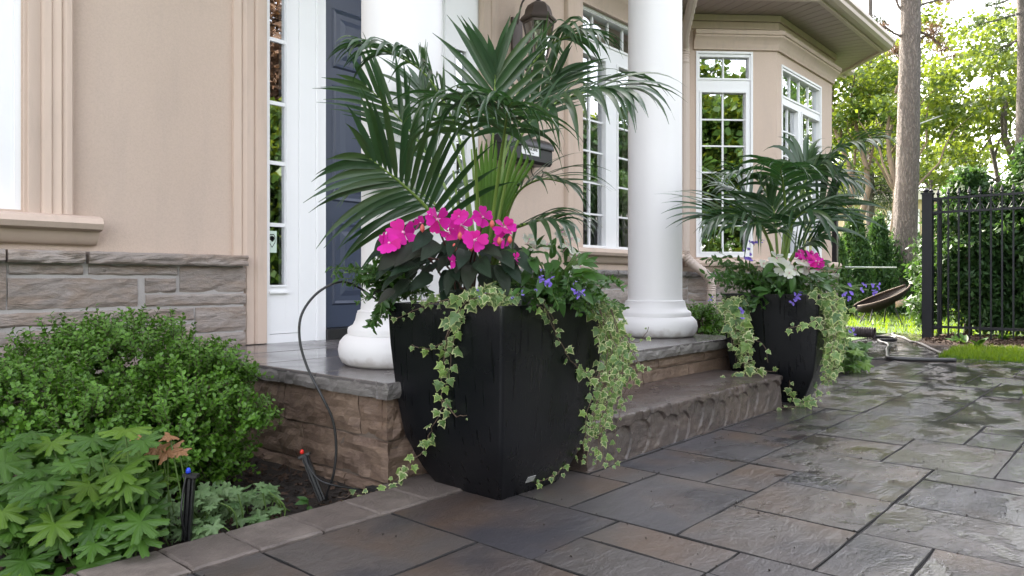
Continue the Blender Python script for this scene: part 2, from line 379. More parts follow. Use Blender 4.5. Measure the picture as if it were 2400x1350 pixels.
def glass_mat():
    t = NT('window_glass'); t.n.remove(t.b)
    gl = t.node('BsdfGlossy'); gl.inputs['Roughness'].default_value = .0; gl.inputs['Color'].default_value = (.95, .97, 1, 1)
    tr = t.node('BsdfTransparent'); tr.inputs[0].default_value = (.75, .8, .8, 1)
    lw = t.node('Fresnel'); lw.inputs['IOR'].default_value = 1.5
    f = t.math('MINIMUM', t.math('ADD', t.math('MULTIPLY', lw.outputs[0], 1.6), .32), .95)
    v = t.coord('Object'); bp = t.bump(t.noise(v, 2.2, 1), .05, .01); t.l(bp, gl.inputs['Normal'])
    mx = t.node('MixShader'); t.l(f, mx.inputs[0]); t.l(tr.outputs[0], mx.inputs[1]); t.l(gl.outputs[0], mx.inputs[2]); t.l(mx.outputs[0], t.out.inputs[0])
    return t.m
M['glass'] = glass_mat()
def planter_mat():
    t = NT('black_planter'); v = t.coord('Object')
    st = t.noise(t.coord('Object', (60, 60, .3)), 1.0, 2, .5, 0)
    drip = t.math('MULTIPLY', t.ramp(st, [(.60, 0.0), (.66, 1.0)]), .8)
    c = t.mix(t.noise(v, 5, 5, .6), (.0035, .0038, .0050), (.0065, .007, .009))
    c = t.mix(t.math('MULTIPLY', drip, .7), c, (.0015, .0015, .002)); t.set('Specular IOR Level', .35); t.set('Base Color', c)
    wetf = t.ramp(t.noise(v, 3, 4), [(.4, 0.0), (.6, 1.0)])
    r = t.math('SUBTRACT', .40, t.math('MULTIPLY', wetf, .14)); r = t.math('SUBTRACT', r, t.math('MULTIPLY', drip, .2)); t.set('Roughness', r)
    drops = t.ramp(t.noise(v, 110, 2), [(.60, 0.0), (.68, 1.0)])
    b = t.bump(t.noise(v, 300, 2), .15, .001); b = t.bump(t.noise(v, 7, 4), .25, .004, b); b = t.bump(t.math('ADD', drops, drip), .2, .001, b)
    t.set('Normal', b); return t.m
M['planter'] = planter_mat()

def petal_grad(key, inner, outer):
    m = M[key]; nt = m.node_tree; bs = nt.nodes['Principled BSDF']; src = bs.inputs['Base Color'].links[0].from_socket
    tc = nt.nodes.new('ShaderNodeTexCoord'); sp = nt.nodes.new('ShaderNodeSeparateXYZ'); nt.links.new(tc.outputs['Object'], sp.inputs[0])
    wv = nt.nodes.new('ShaderNodeTexWave'); wv.inputs['Scale'].default_value = 5; wv.inputs['Distortion'].default_value = 2; nt.links.new(tc.outputs['Object'], wv.inputs[0])
    rp = nt.nodes.new('ShaderNodeValToRGB'); nt.links.new(sp.outputs[1], rp.inputs[0]); e = rp.color_ramp.elements; e[0].position = .05; e[0].color = (*inner, 1); e[1].position = 1; e[1].color = (*outer, 1)
    mx = nt.nodes.new('ShaderNodeMix'); mx.data_type = 'RGBA'; mx.blend_type = 'MULTIPLY'; mx.inputs[0].default_value = 1; nt.links.new(src, mx.inputs[6]); nt.links.new(rp.outputs[0], mx.inputs[7])
    m2 = nt.nodes.new('ShaderNodeMix'); m2.data_type = 'RGBA'; m2.blend_type = 'MULTIPLY'; m2.inputs[0].default_value = .14; nt.links.new(mx.outputs[2], m2.inputs[6]); nt.links.new(wv.outputs[0], m2.inputs[7]); nt.links.new(m2.outputs[2], bs.inputs['Base Color'])
petal_grad('pink', (.85, .7, .75), (1.0, 1.0, 1.0)); petal_grad('paleflower', (.8, .85, .6), (1, 1, 1))

# ------------------------------------------------------------ ground and paving
WY = 3.58                                  # house wall plane
g = MB(); g.add([(-150,-150,-.07),(150,-150,-.07),(150,150,-.07),(-150,150,-.07)], [(0,1,2,3)])
struct(g.build('ground', M['lawn']))
b = MB(); b.prism([(-6,1.80),(1.56,1.80),(1.56,3.7),(-6,3.7)], -.065, -.035); struct(b.build('planting_bed', M['soil']))
b = MB(); b.prism([(4.3,1.74),(7.0,1.74),(7.0,3.6),(4.3,3.6)], -.065, -.01); struct(b.build('planting_bed', M['soil']))

XL = [-1.51,-1.335,-1.16,-.985,-.81,-.635,-.46,-.285,-.11,.065,.24,.415,.60,.785,.96,1.165,1.37,1.577,1.755]
while XL[-1] < 10.4: XL.append(XL[-1] + .175)
YL = [.07 + .18 * k for k in range(-16, 15)]
def xi(x): return min(range(len(XL)), key=lambda i: abs(XL[i] - x))
def yi(y): return min(range(len(YL)), key=lambda i: abs(YL[i] - y))
explicit = [(1.37,1.755,1.155,1.69),(.96,1.37,1.33,1.69),(.96,1.37,.97,1.33),(1.577,1.755,.79,1.15),(1.37,1.577,.79,1.15),
 (1.755,2.28,.97,1.33),(1.755,2.105,1.33,1.69),(2.105,2.28,1.33,1.51),(2.28,2.63,1.15,1.51),(2.28,2.63,.97,1.15),
 (2.63,3.155,1.15,1.51),(3.155,3.505,1.15,1.33),(3.155,3.505,1.33,1.51),(1.755,2.105,.61,.97),(2.105,2.455,.61,.97),
 (2.455,2.63,.61,.97),(2.63,2.98,.61,1.15),(2.105,2.455,.07,.61),(1.755,2.105,.43,.61),(1.755,2.105,.07,.43),
 (2.455,2.805,.25,.61),(2.805,2.98,.25,.61),(2.98,3.33,.79,1.15),(3.33,3.505,.79,1.15),(2.98,3.505,.43,.79),
 (3.505,3.855,.43,.61),(3.505,4.03,.61,1.15),(3.505,4.03,1.15,1.33),(4.03,4.73,1.15,1.51),(4.03,4.555,.79,1.15),(4.555,4.73,.79,1.15),
 (4.03,4.73,.43,.79),(4.73,5.255,.79,1.15),(.785,.96,1.33,1.69),(.415,.785,1.15,1.69),(1.577,1.755,.25,.79),(1.165,1.577,.43,.79)]
occ = np.zeros((len(XL)-1, len(YL)-1), bool)
def paved(x, y):
    if y < 1.69: 
        if x > 7.35 and y < 1.51: return False
        if 5.25 < x < 5.9 and y < .61: return False
        return True
    if x < 4.3: return 1.69 < y < 1.87 and x > 1.76
    return x > 6.95 and y < 2.62
rects = []
for x0, x1, y0, y1 in explicit:
    a, b_, c, d = xi(x0), xi(x1), yi(y0), yi(y1)
    if occ[a:b_, c:d].any(): continue
    occ[a:b_, c:d] = True; rects.append((XL[a], XL[b_], YL[c], YL[d]))
for j in range(len(YL)-2, -1, -1):
    for i in range(len(XL)-1):
        if occ[i, j]: continue
        cx, cy = (XL[i]+XL[i+1])/2, (YL[j]+YL[j+1])/2
        if not paved(cx, cy): occ[i, j] = True; continue
        for w, h in rnd.sample([(3,2),(2,2),(2,3),(3,1),(2,1),(2,2),(3,2),(1,2)], 8) + [(1,1)]:
            i2, j2 = i + w, j - h + 1
            if i2 > len(XL)-1 or j2 < 0: continue
            if occ[i:i2, j2:j+1].any() or not paved((XL[i2-1]+XL[i2])/2, (YL[j2]+YL[j2+1])/2): continue
            occ[i:i2, j2:j+1] = True; rects.append((XL[i], XL[i2], YL[j2], YL[j+1])); break
def flag_mesh(mb, x0, x1, y0, y1, zt, zb, gap=.005, cham=.006, jit=.0035, n=4, tilt=.0012):
    x0 += gap; cham0 = cham; x1 -= gap; y0 += gap; y1 -= gap
    ring = []
    for k in range(n): ring.append((x0 + (x1-x0)*k/n, y0))
    for k in range(n): ring.append((x1, y0 + (y1-y0)*k/n))
    for k in range(n): ring.append((x1 - (x1-x0)*k/n, y1))
    for k in range(n): ring.append((x0, y1 - (y1-y0)*k/n))
    ring = [(x + rnd.uniform(-jit, jit), y + rnd.uniform(-jit, jit)) for x, y in ring]
    cx, cy = (x0+x1)/2, (y0+y1)/2; tx, ty = rnd.uniform(-tilt, tilt)*4, rnd.uniform(-tilt, tilt)*4; dz = rnd.uniform(-tilt, tilt)
    N = len(ring); vs = []
    for x, y in ring: vs.append((x, y, zb))
    for x, y in ring: vs.append((x, y, zt - cham + dz))
    for x, y in ring:
        sx = x + (cham + rnd.uniform(0, .0025)) * (1 if x < cx else -1) ; sy = y + (cham + rnd.uniform(0, .0025)) * (1 if y < cy else -1)
        vs.append((sx, sy, zt + dz + (x-cx)*tx + (y-cy)*ty))
    fs = [(k, (k+1) % N, N+(k+1) % N, N+k) for k in range(N)] + [(N+k, N+(k+1) % N, 2*N+(k+1) % N, 2*N+k) for k in range(N)]
    fs.append(tuple(range(2*N, 3*N)))
    mb.add(vs, fs); mb.m[-len(fs):] = [1]*(2*N) + [0]
def inview(x, y, z=0, m=350):
    px, py, d = pix((x, y, z)); return d > .3 and -m < px < 2400 + m and py < 1350 + m*1.5
pav = thing('paving', 'x', 'x', (0, 0, 0)); del pav['label']; del pav['category']; struct(pav)
vis = [r for r in rects if any(inview(x, y) for x in r[:2] for y in r[2:])]
vis.sort(key=lambda r: pix(((r[0]+r[1])/2, (r[2]+r[3])/2, 0))[2] - (r[1]-r[0])*(r[3]-r[2])*2)
rest = MB()
for k, r in enumerate(vis):
    if k < 290:
        mb = MB(); flag_mesh(mb, *r, 0, -.03, gap=.002, cham=.0015, jit=.0025); mb.build('paving_stone', [M['slab'], M['sand']], pav)
    else: flag_mesh(rest, *r, 0, -.03, n=1)
if rest.v: stuff(rest.build('far_paving_stones', [M['slab'], M['sand']], pav))
b = MB(); b.prism([(-1.6,-2.9),(7.4,-2.9),(7.4,1.5),(10.45,1.5),(10.45,2.65),(6.9,2.65),(6.9,1.72),(4.3,1.72),(4.3,1.98),(1.5,1.98),(1.5,1.72),(-1.6,1.72)], -.06, -.005)
b.build('joint_sand', M['sand'], pav)
# loose grit lying along the joints
rest = MB()
for k in range(800):
    r = vis[rnd.randrange(min(len(vis), 110))]
    if rnd.random() < .7:
        x, y = (rnd.uniform(r[0], r[1]), r[2]) if rnd.random() < .5 else (r[0], rnd.uniform(r[2], r[3]))
        x += rnd.gauss(0, .006); y += rnd.gauss(0, .006)
    else: x, y = rnd.uniform(r[0], r[1]), rnd.uniform(r[2], r[3])
    s = rnd.uniform(.0015, .005); c = Vector((x, y, s*.5))
    vs = [c + Vector((rnd.uniform(.6, 1)*s*a, rnd.uniform(.6, 1)*s*b2, rnd.uniform(.5, .9)*s*c2)) for a, b2, c2 in ((1,0,0),(0,1,0),(-1,0,0),(0,-1,0),(0,0,1),(0,0,-1))]
    rest.add(vs, [(0,1,4),(1,2,4),(2,3,4),(3,0,4),(1,0,5),(2,1,5),(3,2,5),(0,3,5)])
stuff(rest.build('grit', M['soil'], pav))
# edging pavers beside the planting bed
edg = thing('bed_edging', 'row of grey-brown tumbled pavers edging the planting bed beside the wet paving', 'edging', (1.0, 1.79, 0))
xe = [-.18, 0, .21, .40, .60, .785, .96, 1.145, 1.335, 1.52, 1.72]
for k in range(len(xe)-1):
    mb = MB(); flag_mesh(mb, xe[k], xe[k+1], 1.69, 1.885 if xe[k] < 1.4 else 1.93, .006 + rnd.uniform(-.001, .002), -.06, gap=.0015, cham=.005, jit=.003, n=5)
    mb.build('edging_paver', M['edging'], edg)

# ------------------------------------------------------------ porch and stone step
PZ = .345; PX0, PX1, PY0 = 1.515, 4.22, 1.885
porch = thing('porch', 'raised front porch of wet grey flagstone on rock-faced brown stone', 'porch', ((PX0+PX1)/2, PY0, 0))
def rock_strip(mb, pts, z0, z1, amp=.008, nz=3, seg=.035, thick=.03):
    """split-faced strip along plan path pts (outward to the right), closed back"""
    P2 = [Vector(p) for p in pts]
    samples = []
    for i in range(len(P2)-1):
        L = (P2[i+1]-P2[i]).length; n = max(1, int(L/seg)); t = (P2[i+1]-P2[i]).normalized(); nn = Vector((t.y, -t.x))
        for k in range(n + (1 if i == len(P2)-2 else 0)): samples.append((P2[i] + t*(L*k/n), nn))
    vs = []
    for p, nn in samples:
        for k in range(nz+1):
            z = z0 + (z1-z0)*k/nz; a = amp * (noise.noise(Vector((p.x*14, p.y*14, z*30+3)))*1.3 + noise.noise(Vector((p.x*40, p.y*40, z*60)))*.7)
            e = -.006 if k in (0, nz) else 0
            q = p + nn*(a + e); vs.append((q.x, q.y, z + rnd.uniform(-.0015, .0015)))
        q = p - nn*thick; vs.append((q.x, q.y, z1)); vs.append((q.x, q.y, z0))
    K = nz + 3; m = len(samples)
    fs = [(i*K+k, (i+1)*K+k, (i+1)*K+(k+1) % K, i*K+(k+1) % K) for i in range(m-1) for k in range(K)]
    fs += [tuple(reversed(range(K))), tuple((m-1)*K+k for k in range(K))]
    mb.add(vs, fs)
# nosing slabs (thick flagstones with split edges) and floor tiles
b = MB(); b.box(PX0+.042, PY0+.048, -.06, PX1-.042, WY-.02, PZ-.062); b.build('core', M['bmortar'], porch)
b = MB(); b.box(PX0+.03, PY0+.03, PZ-.061, PX1-.03, WY-.01, PZ-.012); b.build('bedding', M['sand'], porch)
xs = [PX0, 2.08, 2.82, 3.46, PX1]
for k in range(4):
    a, c = xs[k]+.002, xs[k+1]-.002
    mb = MB()
    if k == 0: rock_strip(mb, [(a, 2.55), (a, PY0), (c, PY0)], PZ-.056, PZ-.001, .007, 3, .022, .06)
    else: rock_strip(mb, [(a, PY0), (c, PY0)], PZ-.056, PZ-.001, .007, 3, .022, .06)
    mb.build('slab_edge', M['ledge'], porch, smooth=False)
mb = MB(); rock_strip(mb, [(PX0, WY-.03), (PX0, 2.553)], PZ-.056, PZ-.001, .007, 3, .03, .06); mb.build('slab_edge', M['ledge'], porch)
ty = [PY0+.0, 2.30, 2.72, 3.12, WY+.0]
for j in range(4):
    x = PX0 + .0
    while x < PX1 - .01:
        w = rnd.choice([.62, .72, .80, .95]); x2 = x + w
        if PX1 - x2 < .3: x2 = PX1
        mb = MB(); flag_mesh(mb, x, x2, ty[j], ty[j+1], PZ, PZ-.011, gap=.003, cham=.002, jit=.0015, n=3, tilt=.0003)
        mb.build('flagstone', M['porch'], porch); x = x2
# rock faced courses: left end and the front
for z0, z1, js in ((.150, .283, [1.93, 2.07, 2.55, 3.1, 3.5]), (.008, .142, [1.93, 2.42, 2.9, 3.5]), (-.065, 0, [1.93, 2.15, 2.8, 3.5])):
    for k in range(len(js)-1):
        mb = MB(); px0 = PX0 + (.03 if z0 > 0 else .022)
        if k == 0 and z0 > -.01: rock_strip(mb, [(px0, js[1]-.004), (px0, PY0+.035), (px0+.35, PY0+.035)], z0, z1, .011, 5, .025, .03)
        else: rock_strip(mb, [(px0, js[k+1]-.004), (px0, js[k]+.004)], z0, z1, .011, 5, .025, .03)
        mb.build('stone', M['brown_stone'], porch)
for z0, z1, js in ((.232, .283, [1.875, 2.5, 2.95, 3.3, 3.8, 4.2]), (.02, .226, [1.875, 2.3, 2.75, 3.15, 3.62, 4.2])):
    for k in range(len(js)-1):
        mb = MB(); rock_strip(mb, [(js[k]+.004, PY0+.035), (js[k+1]-.004, PY0+.035)], z0, z1, .006, 4, .04, .03)
        mb.build('stone', M['brown_stone'], porch)
for z0, z1 in ((.15, .283), (.0, .142)):
    mb = MB(); rock_strip(mb, [(PX1-.03, PY0+.04), (PX1-.03, 2.7)], z0, z1, .01, 4, .05, .03); mb.build('stone', M['brown_stone'], porch)
# the step: one block with a hewn, scalloped face
sx0, sx1, sy0, sy1, sz = 2.13, 3.925, 1.525, PY0+.03, .172
nx, nz = 420, 30; vs = []; rs = random.Random(3)
chips = []; x = sx0 - .05
while x < sx1 + .1:
    w = rs.uniform(.10, .17); chips.append((x + w/2, w*.62, rs.uniform(.06, .095), rs.uniform(.010, .017), rs.uniform(.1, .4))); x += w*.82
for k in range(14): chips.append((rs.uniform(sx0, sx1), rs.uniform(.015, .035), rs.uniform(.10, .165), rs.uniform(.006, .011), rs.uniform(-.3, .3)))
def hew(x, z):
    d = 0
    for cx, w, cz, dep, sl in chips:
        u = (x - cx - (z - cz)*sl) / w; v = (z - cz) / (.085 if z < cz else .06)
        q = u*u + v*v
        if q < 1: d = max(d, dep * max(0, .5 + .5*(v*.8 + u*.55)) * min(1, (1 - q)/.10))
    return d + .003*noise.noise(Vector((x*25, z*40, 0)))
for i in range(nx+1):
    x = sx0 + (sx1-sx0)*i/nx
    for k in range(nz+1):
        z = sz*k/nz; r = .010 * max(0, (k - nz + 2)/2)**2*.6 + .003*noise.noise(Vector((x*9, 4, 1)))
        vs.append((x, sy0 + hew(x, z) + r, z - (.0025*(1+noise.noise(Vector((x*30, 0, 7)))) if k == nz else 0)))
    vs.append((x, sy0 + .05, sz+.0015*noise.noise(Vector((x*8, 9, 1))))); vs.append((x, sy1, sz)); vs.append((x, sy1, 0))
K = nz + 4; fs = [(i*K+k, (i+1)*K+k, (i+1)*K+(k+1) % K, i*K+(k+1) % K) for i in range(nx) for k in range(K)]
fs += [tuple(reversed(range(K))), tuple(nx*K+k for k in range(K))]
mb = MB().add(vs, fs); st = mb.build('stone_step', M['step'], smooth='auto', fix=True)
tag(st, 'long brown stone step block with chiselled scalloped front below the porch', 'step')

# ------------------------------------------------------------ house
house = thing('house', 'beige stucco house with stone base, white windows and a bay under deep eaves', 'house', (5.0, WY, 0))
ZT = 6.6
p0, p3 = (6.66, WY), (9.66, WY)
p1, p2 = (7.33, 2.91), (8.99, 2.91)
def hx(px, py, y=WY): return PW(px, py, y).x
def hz(px, py, y=WY): return PW(px, py, y).z
# wall with openings: (x0,x1,z0,z1)
SL = (hx(620,300), hx(757,300)); DR = (SL[1]+.02, SL[1]+.90); SR = (DR[1]+.02, DR[1]+.36)
DOORTOP = 2.52
W1 = (hx(1357,300), 6.35, hz(1357,580), 2.97)
W0 = (-.35, hx(50,300), hz(50,492), 2.9)
openings = [(W0[0], W0[1], W0[2], W0[3]), (SL[0], SR[1], PZ-.02, 2.95), (W1[0], W1[1], W1[2], W1[3])]
mb = MB(); xcur = -4.0
for x0, x1, z0, z1 in openings:
    mb.box(xcur, WY, -.05, x0, WY+.25, ZT); mb.box(x0, WY, z1, x1, WY+.25, ZT)
    if z0 > .4: mb.box(x0, WY, -.05, x1, WY+.25, z0)
    xcur = x1
mb.box(xcur, WY, -.05, 6.70, WY+.25, ZT)
mb.box(6.70, WY, 3.34, 9.60, WY+.25, ZT); mb.box(9.60, WY, -.05, 9.85, 11.0, ZT); mb.box(-4, 10.8, -.05, 9.60, 11.0, ZT); mb.box(-4.0, WY+.25, -.05, -3.8, 10.8, ZT)
mb.build('wall', M['stucco'], house)
# roof over the whole house
mb = MB(); mb.prism([(-4.5, WY-.5), (10.35, WY-.5), (10.35, 11.5), (-4.5, 11.5)], ZT, ZT+.2)
mb.add([(-4.5, WY-.5, ZT+.2), (10.35, WY-.5, ZT+.2), (10.35, 11.5, ZT+.2), (-4.5, 11.5, ZT+.2), (0, 7.3, 8.6), (6, 7.3, 8.6)], [(0,1,5,4),(1,2,5),(2,3,4,5),(3,0,4)])
mb.build('roof', simple('roof_shingle', (.09, .08, .075), .9, var=.3), house)
mb = MB(); mb.box(-3.7, WY+1.3, .3, 9.5, WY+1.35, 3.2); mb.box(-3.7, WY+.26, .28, 9.5, WY+1.3, .30); mb.box(-3.7, WY+.26, 3.2, 9.5, WY+1.35, 3.22)
mb.box(-3.75, WY+.26, .3, -3.70, WY+1.3, 3.2); mb.box(9.5, WY+.26, .3, 9.55, WY+1.3, 3.2)
mb.build('room', M['room'], house)

def window(name, org, t, z0, z1, w, units, fw=.055, parent=house, curtain=None):
    """org: left foot (x,y); t: unit direction along the wall; units: list of (a,b,c,d,cols,rows) glass areas in local x,z"""
    t = Vector((t[0], t[1], 0)); n = Vector((t.y, -t.x, 0))        # outward
    Mx = Matrix.Identity(4)
    for i in range(3): Mx[i][0] = t[i]; Mx[i][1] = -n[i]; Mx[i][2] = (0, 0, 1)[i]; Mx[i][3] = (org[0], org[1], 0)[i]
    mb = MB()
    # frame = full rectangle minus glass areas, built as strips in a grid
    X = sorted({0, w} | {u[0] for u in units} | {u[1] for u in units}); Z = sorted({z0, z1} | {u[2] for u in units} | {u[3] for u in units})
    for i in range(len(X)-1):
        for k in range(len(Z)-1):
            cx, cz = (X[i]+X[i+1])/2, (Z[k]+Z[k+1])/2
            if any(u[0] < cx < u[1] and u[2] < cz < u[3] for u in units): continue
            mb.box(X[i], -.005, Z[k], X[i+1], .05, Z[k+1], M=Mx)
    # outer brick mould and sash edges standing proud
    e = .022
    for a, c, z_, y_ in ((0, w, z0, z1),): 
        mb.box(0, -.022, z0, e, -.0055, z1, M=Mx); mb.box(w-e, -.022, z0, w, -.0055, z1, M=Mx)
        mb.box(e+.0005, -.0215, z0, w-e-.0005, -.0055, z0+e, M=Mx); mb.box(e+.0005, -.0215, z1-e, w-e-.0005, -.0055, z1, M=Mx)
    for a, c, z_, y_, co, ro in units:
        s = .02
        mb.box(a-s, -.014, z_-s, a-.001, -.0055, y_+s, M=Mx); mb.box(c+.001, -.014, z_-s, c+s, -.0055, y_+s, M=Mx)
        mb.box(a-.0005, -.0138, z_-s, c+.0005, -.0055, z_-.001, M=Mx); mb.box(a-.0005, -.0138, y_+.001, c+.0005, -.0055, y_+s, M=Mx)
    fr = mb.build(name, M['white'], parent)
    for a, c, z_, y_, co, ro in units:
        hw = .0075
        for i in range(1, co):
            x = a + (c-a)*i/co; m2 = MB(); m2.box(x-hw, .017, z_, x+hw, .036, y_, M=Mx); m2.build('muntin', M['white'], fr)
        for k in range(1, ro):
            z = z_ + (y_-z_)*k/ro
            m2 = MB()
            for i in range(co):
                m2.box(a + (c-a)*i/co + (hw if i else 0), .018, z-hw, a + (c-a)*(i+1)/co - (hw if i < co-1 else 0), .035, z+hw, M=Mx)
            m2.build('muntin', M['white'], fr)
        for i in range(co):
            for k in range(ro):
                m2 = MB(); q = .0005; xa, xb = a + (c-a)*i/co + (hw if i else 0) + q, a + (c-a)*(i+1)/co - (hw if i < co-1 else 0) - q
                za, zb = z_ + (y_-z_)*k/ro + (hw if k else 0) + q, z_ + (y_-z_)*(k+1)/ro - (hw if k < ro-1 else 0) - q
                yy = .030 + rnd.uniform(-.0012, .0012); y2 = .030 + rnd.uniform(-.0012, .0012)
                vs = [Mx @ Vector(v) for v in ((xa, yy, za), (xb, y2, za), (xb, yy, zb), (xa, y2, zb))]
                m2.add(vs, [(0, 1, 2, 3)]); m2.build('pane', M['glass'], fr)
    if curtain:
        for a, c, za, zb in curtain:
            m2 = MB(); nn = int((c-a)/.012); vs = []
            for i in range(nn+1):
                x = a + (c-a)*i/nn; y = .16 + .018*math.sin(x*95) + .008*math.sin(x*41)
                vs += [Mx @ Vector((x, y, za)), Mx @ Vector((x, y+.004, zb))]
            m2.add(vs, [(2*i, 2*i+2, 2*i+3, 2*i+1) for i in range(nn)]); m2.build('curtain', M['curtain'], fr, smooth=True)
    return fr
# left window (cut by the photo's edge)
w0w = W0[1]-W0[0]
window('window', (W0[0], WY+.03), (1, 0), W0[2], W0[3], w0w, [(.10, w0w/2-.05, W0[2]+.14, 2.75, 2, 5), (w0w/2+.05, w0w-.165, W0[2]+.14, 2.75, 2, 5)])
# main window right of the lamp
ww = W1[1]-W1[0]; gz = hz(1357, 572)
gt = hz(1357, 117); tb = hz(1357, 74); tt = hz(1357, 14)
c1a = .025; c1b = hx(1425,300)-W1[0]-.01; c2a = hx(1452,300)-W1[0]+.012
window('window', (W1[0], WY+.03), (1, 0), W1[2], W1[3], ww,
       [(c1a, c1b, gz, gt, 2, 6), (c2a, c2a+(c1b-c1a), gz, gt, 1, 6), (c2a+(c1b-c1a)+.13, ww-.04, gz, gt, 2, 6), (c1a, ww-.04, tb, tt, 6, 1)],
       curtain=[(.45, .8, gz, tt), (c2a+.3, ww-.05, gz, tt)])
# bay face 1 : t(px) on the slanted face
def tf(px):
    r = (px-1200)/F; return (p0[0]*AY - p0[1]*AX - r*(p0[0]*AX + p0[1]*AY)) / (r*(AX-AY) - (AY+AX)) * math.sqrt(2)
q = math.sqrt(.5)
def zf(px, py):
    s = tf(px)*q; d = (p0[0]+s)*AX + (p0[1]-s)*AY; return H + (HY-py)/F*d
a, c = tf(1631), tf(1764); wf = c-a
zb, zm, zt = zf(1700, 603), zf(1700, 192), zf(1700, 121)
ga, gb = tf(1645)-a, tf(1748)-a; ga2, gb2 = tf(1640)-a, tf(1755)-a
f1 = (p0[0]+a*q, p0[1]-a*q)
window('bay_window', (f1[0]+.012*q, f1[1]+.012*q), (q, -q), zb, zt, wf, [(ga, gb, zf(1700, 590), zf(1700, 217), 2, 6), (ga2, gb2, zf(1700, 183), zf(1700, 134), 2, 1)],
       curtain=[(.0, .10, zb, zm)])
# bay face 2
Y2 = p2[1]; xa, xb = PW(1831, 400, Y2).x, PW(1924, 400, Y2).x
w2 = xb - xa; zt2 = PW(1831, 151, Y2).z; ztb = PW(1831, 232, Y2).z; zb2 = zb
m1 = PW(1872, 400, Y2).x - xa; m2_ = PW(1880, 400, Y2).x - xa
window('bay_window', (xa, Y2+.012), (1, 0), zb2, zt2, w2,
       [(.045, m1-.02, zb2+.05, ztb-.05, 2, 6), (m2_+.02, w2-.045, zb2+.05, ztb-.05, 2, 6), (.045, w2-.045, ztb+.05, zt2-.05, 4, 1)],
       curtain=[(.3, w2-.05, zb2, zt2)])
# bay walls around windows
def slab_on(mb, A, t, a, b_, z0, z1, th=.10):
    t = Vector(t); n = Vector((t.y, -t.x)); A = Vector(A)
    P_ = [A + t*a, A + t*b_, A + t*b_ - n*th, A + t*a - n*th]
    mb.prism([(p.x, p.y) for p in P_], z0, z1)
L1 = math.dist(p0, p1); L2 = p2[0]-p1[0]
mb = MB(); ZB = 3.36
for A, t, L, wa, wb, z0, z1 in ((p0, (q, -q), L1, a, c, zb, zt), (p1, (1, 0), L2, xa-p1[0], xb-p1[0], zb2, zt2), (p2, (q, q), L1, .2, .75, zb, zt)):
    slab_on(mb, A, t, 0, wa, -.05, ZB); slab_on(mb, A, t, wb, L, -.05, ZB); slab_on(mb, A, t, wa, wb, -.05, z0); slab_on(mb, A, t, wa, wb, z1, ZB)
mb.build('bay_wall', M['stucco'], house)
bay = [(p0[0]-.02, p0[1]+.02), p1, p2, (p3[0], p3[1])]
def off(pts, o):
    return MB().sweep([(o, 0), (o, 1), (o-.01, 1)], pts)
# mouldings on the bay: sill, head cornice, flat frieze
def hh(y): return zf(1700, y)
mb = MB(); zz = hh(607)
mb.sweep([(-.01, zz-.005), (.075, zz-.005), (.095, zz-.018), (.105, zz-.045), (.095, zz-.072), (.07, zz-.082), (.055, zz-.082), (.05, zz-.10), (.035, zz-.125), (.02, zz-.14), (-.01, zz-.14)], bay)
mb.build('sill_moulding', M['trim'], house, smooth='auto')
mb = MB(); z1, z0 = hh(77), hh(118)
mb.sweep([(-.01, z0), (.025, z0), (.03, z0+.03), (.04, z0+.045), (.045, z0+.07), (.07, z0+.10), (.085, z0+.115), (.085, z0+.13), (.10, z0+.135), (.10, z1), (-.01, z1+.01)], [(p0[0]+.06, p0[1]-.06), p1, p2, p3])
mb.build('cornice', M['trim'], house, smooth='auto')
mb = MB(); mb.sweep([(-.01, z1+.03), (.03, z1+.03), (.03, 3.28), (-.01, 3.28)], bay); mb.sweep([(-.01, 3.285), (.05, 3.285), (.05, 3.345), (-.01, 3.345)], bay)
mb.build('frieze', M['trim'], house)
# stone base under the bay + stone ledge
def stones(A, t, L, zlist, mat, first=0, avg=.42, proud=.06, name='stone'):
    t = Vector(t); A = Vector(A); n = Vector((t.y, -t.x))
    for z0, z1 in zlist:
        s = -rnd.uniform(0, .2)
        while s < L:
            e = min(L, s + avg*rnd.uniform(.55, 1.5)); s0 = max(0, s)
            if L - e < .12: e = L
            a_, b_ = A + t*(s0+.005) + n*proud, A + t*(e-.005) + n*proud
            if (b_-a_).length > .03:
                mb = MB(); rock_strip(mb, [a_, b_], z0+.005, z1-.005, .006, 4, .05, proud-.005); mb.build(name, mat, house)
            s = e
zl = hh(637)
mbm = MB(); mbm.sweep([(-.005, -.05), (.052, -.05), (.052, zl-.01), (-.005, zl-.01)], bay); mbm.build('mortar_bed', M['mortar'], house)
for A, t, L in ((p0, (q, -q), L1+.02), (p1, (1, 0), L2+.02), (p2, (q, q), L1)):
    stones(A, t, L, [(zl-.06, zl)], M['ledge'], avg=.7, proud=.085, name='ledge_stone')
    stones(A, t, L, [(zl-.22, zl-.065), (zl-.30, zl-.22), (zl-.46, zl-.30), (zl-.60, zl-.46), (-.03, zl-.60)], M['wall_stone'])
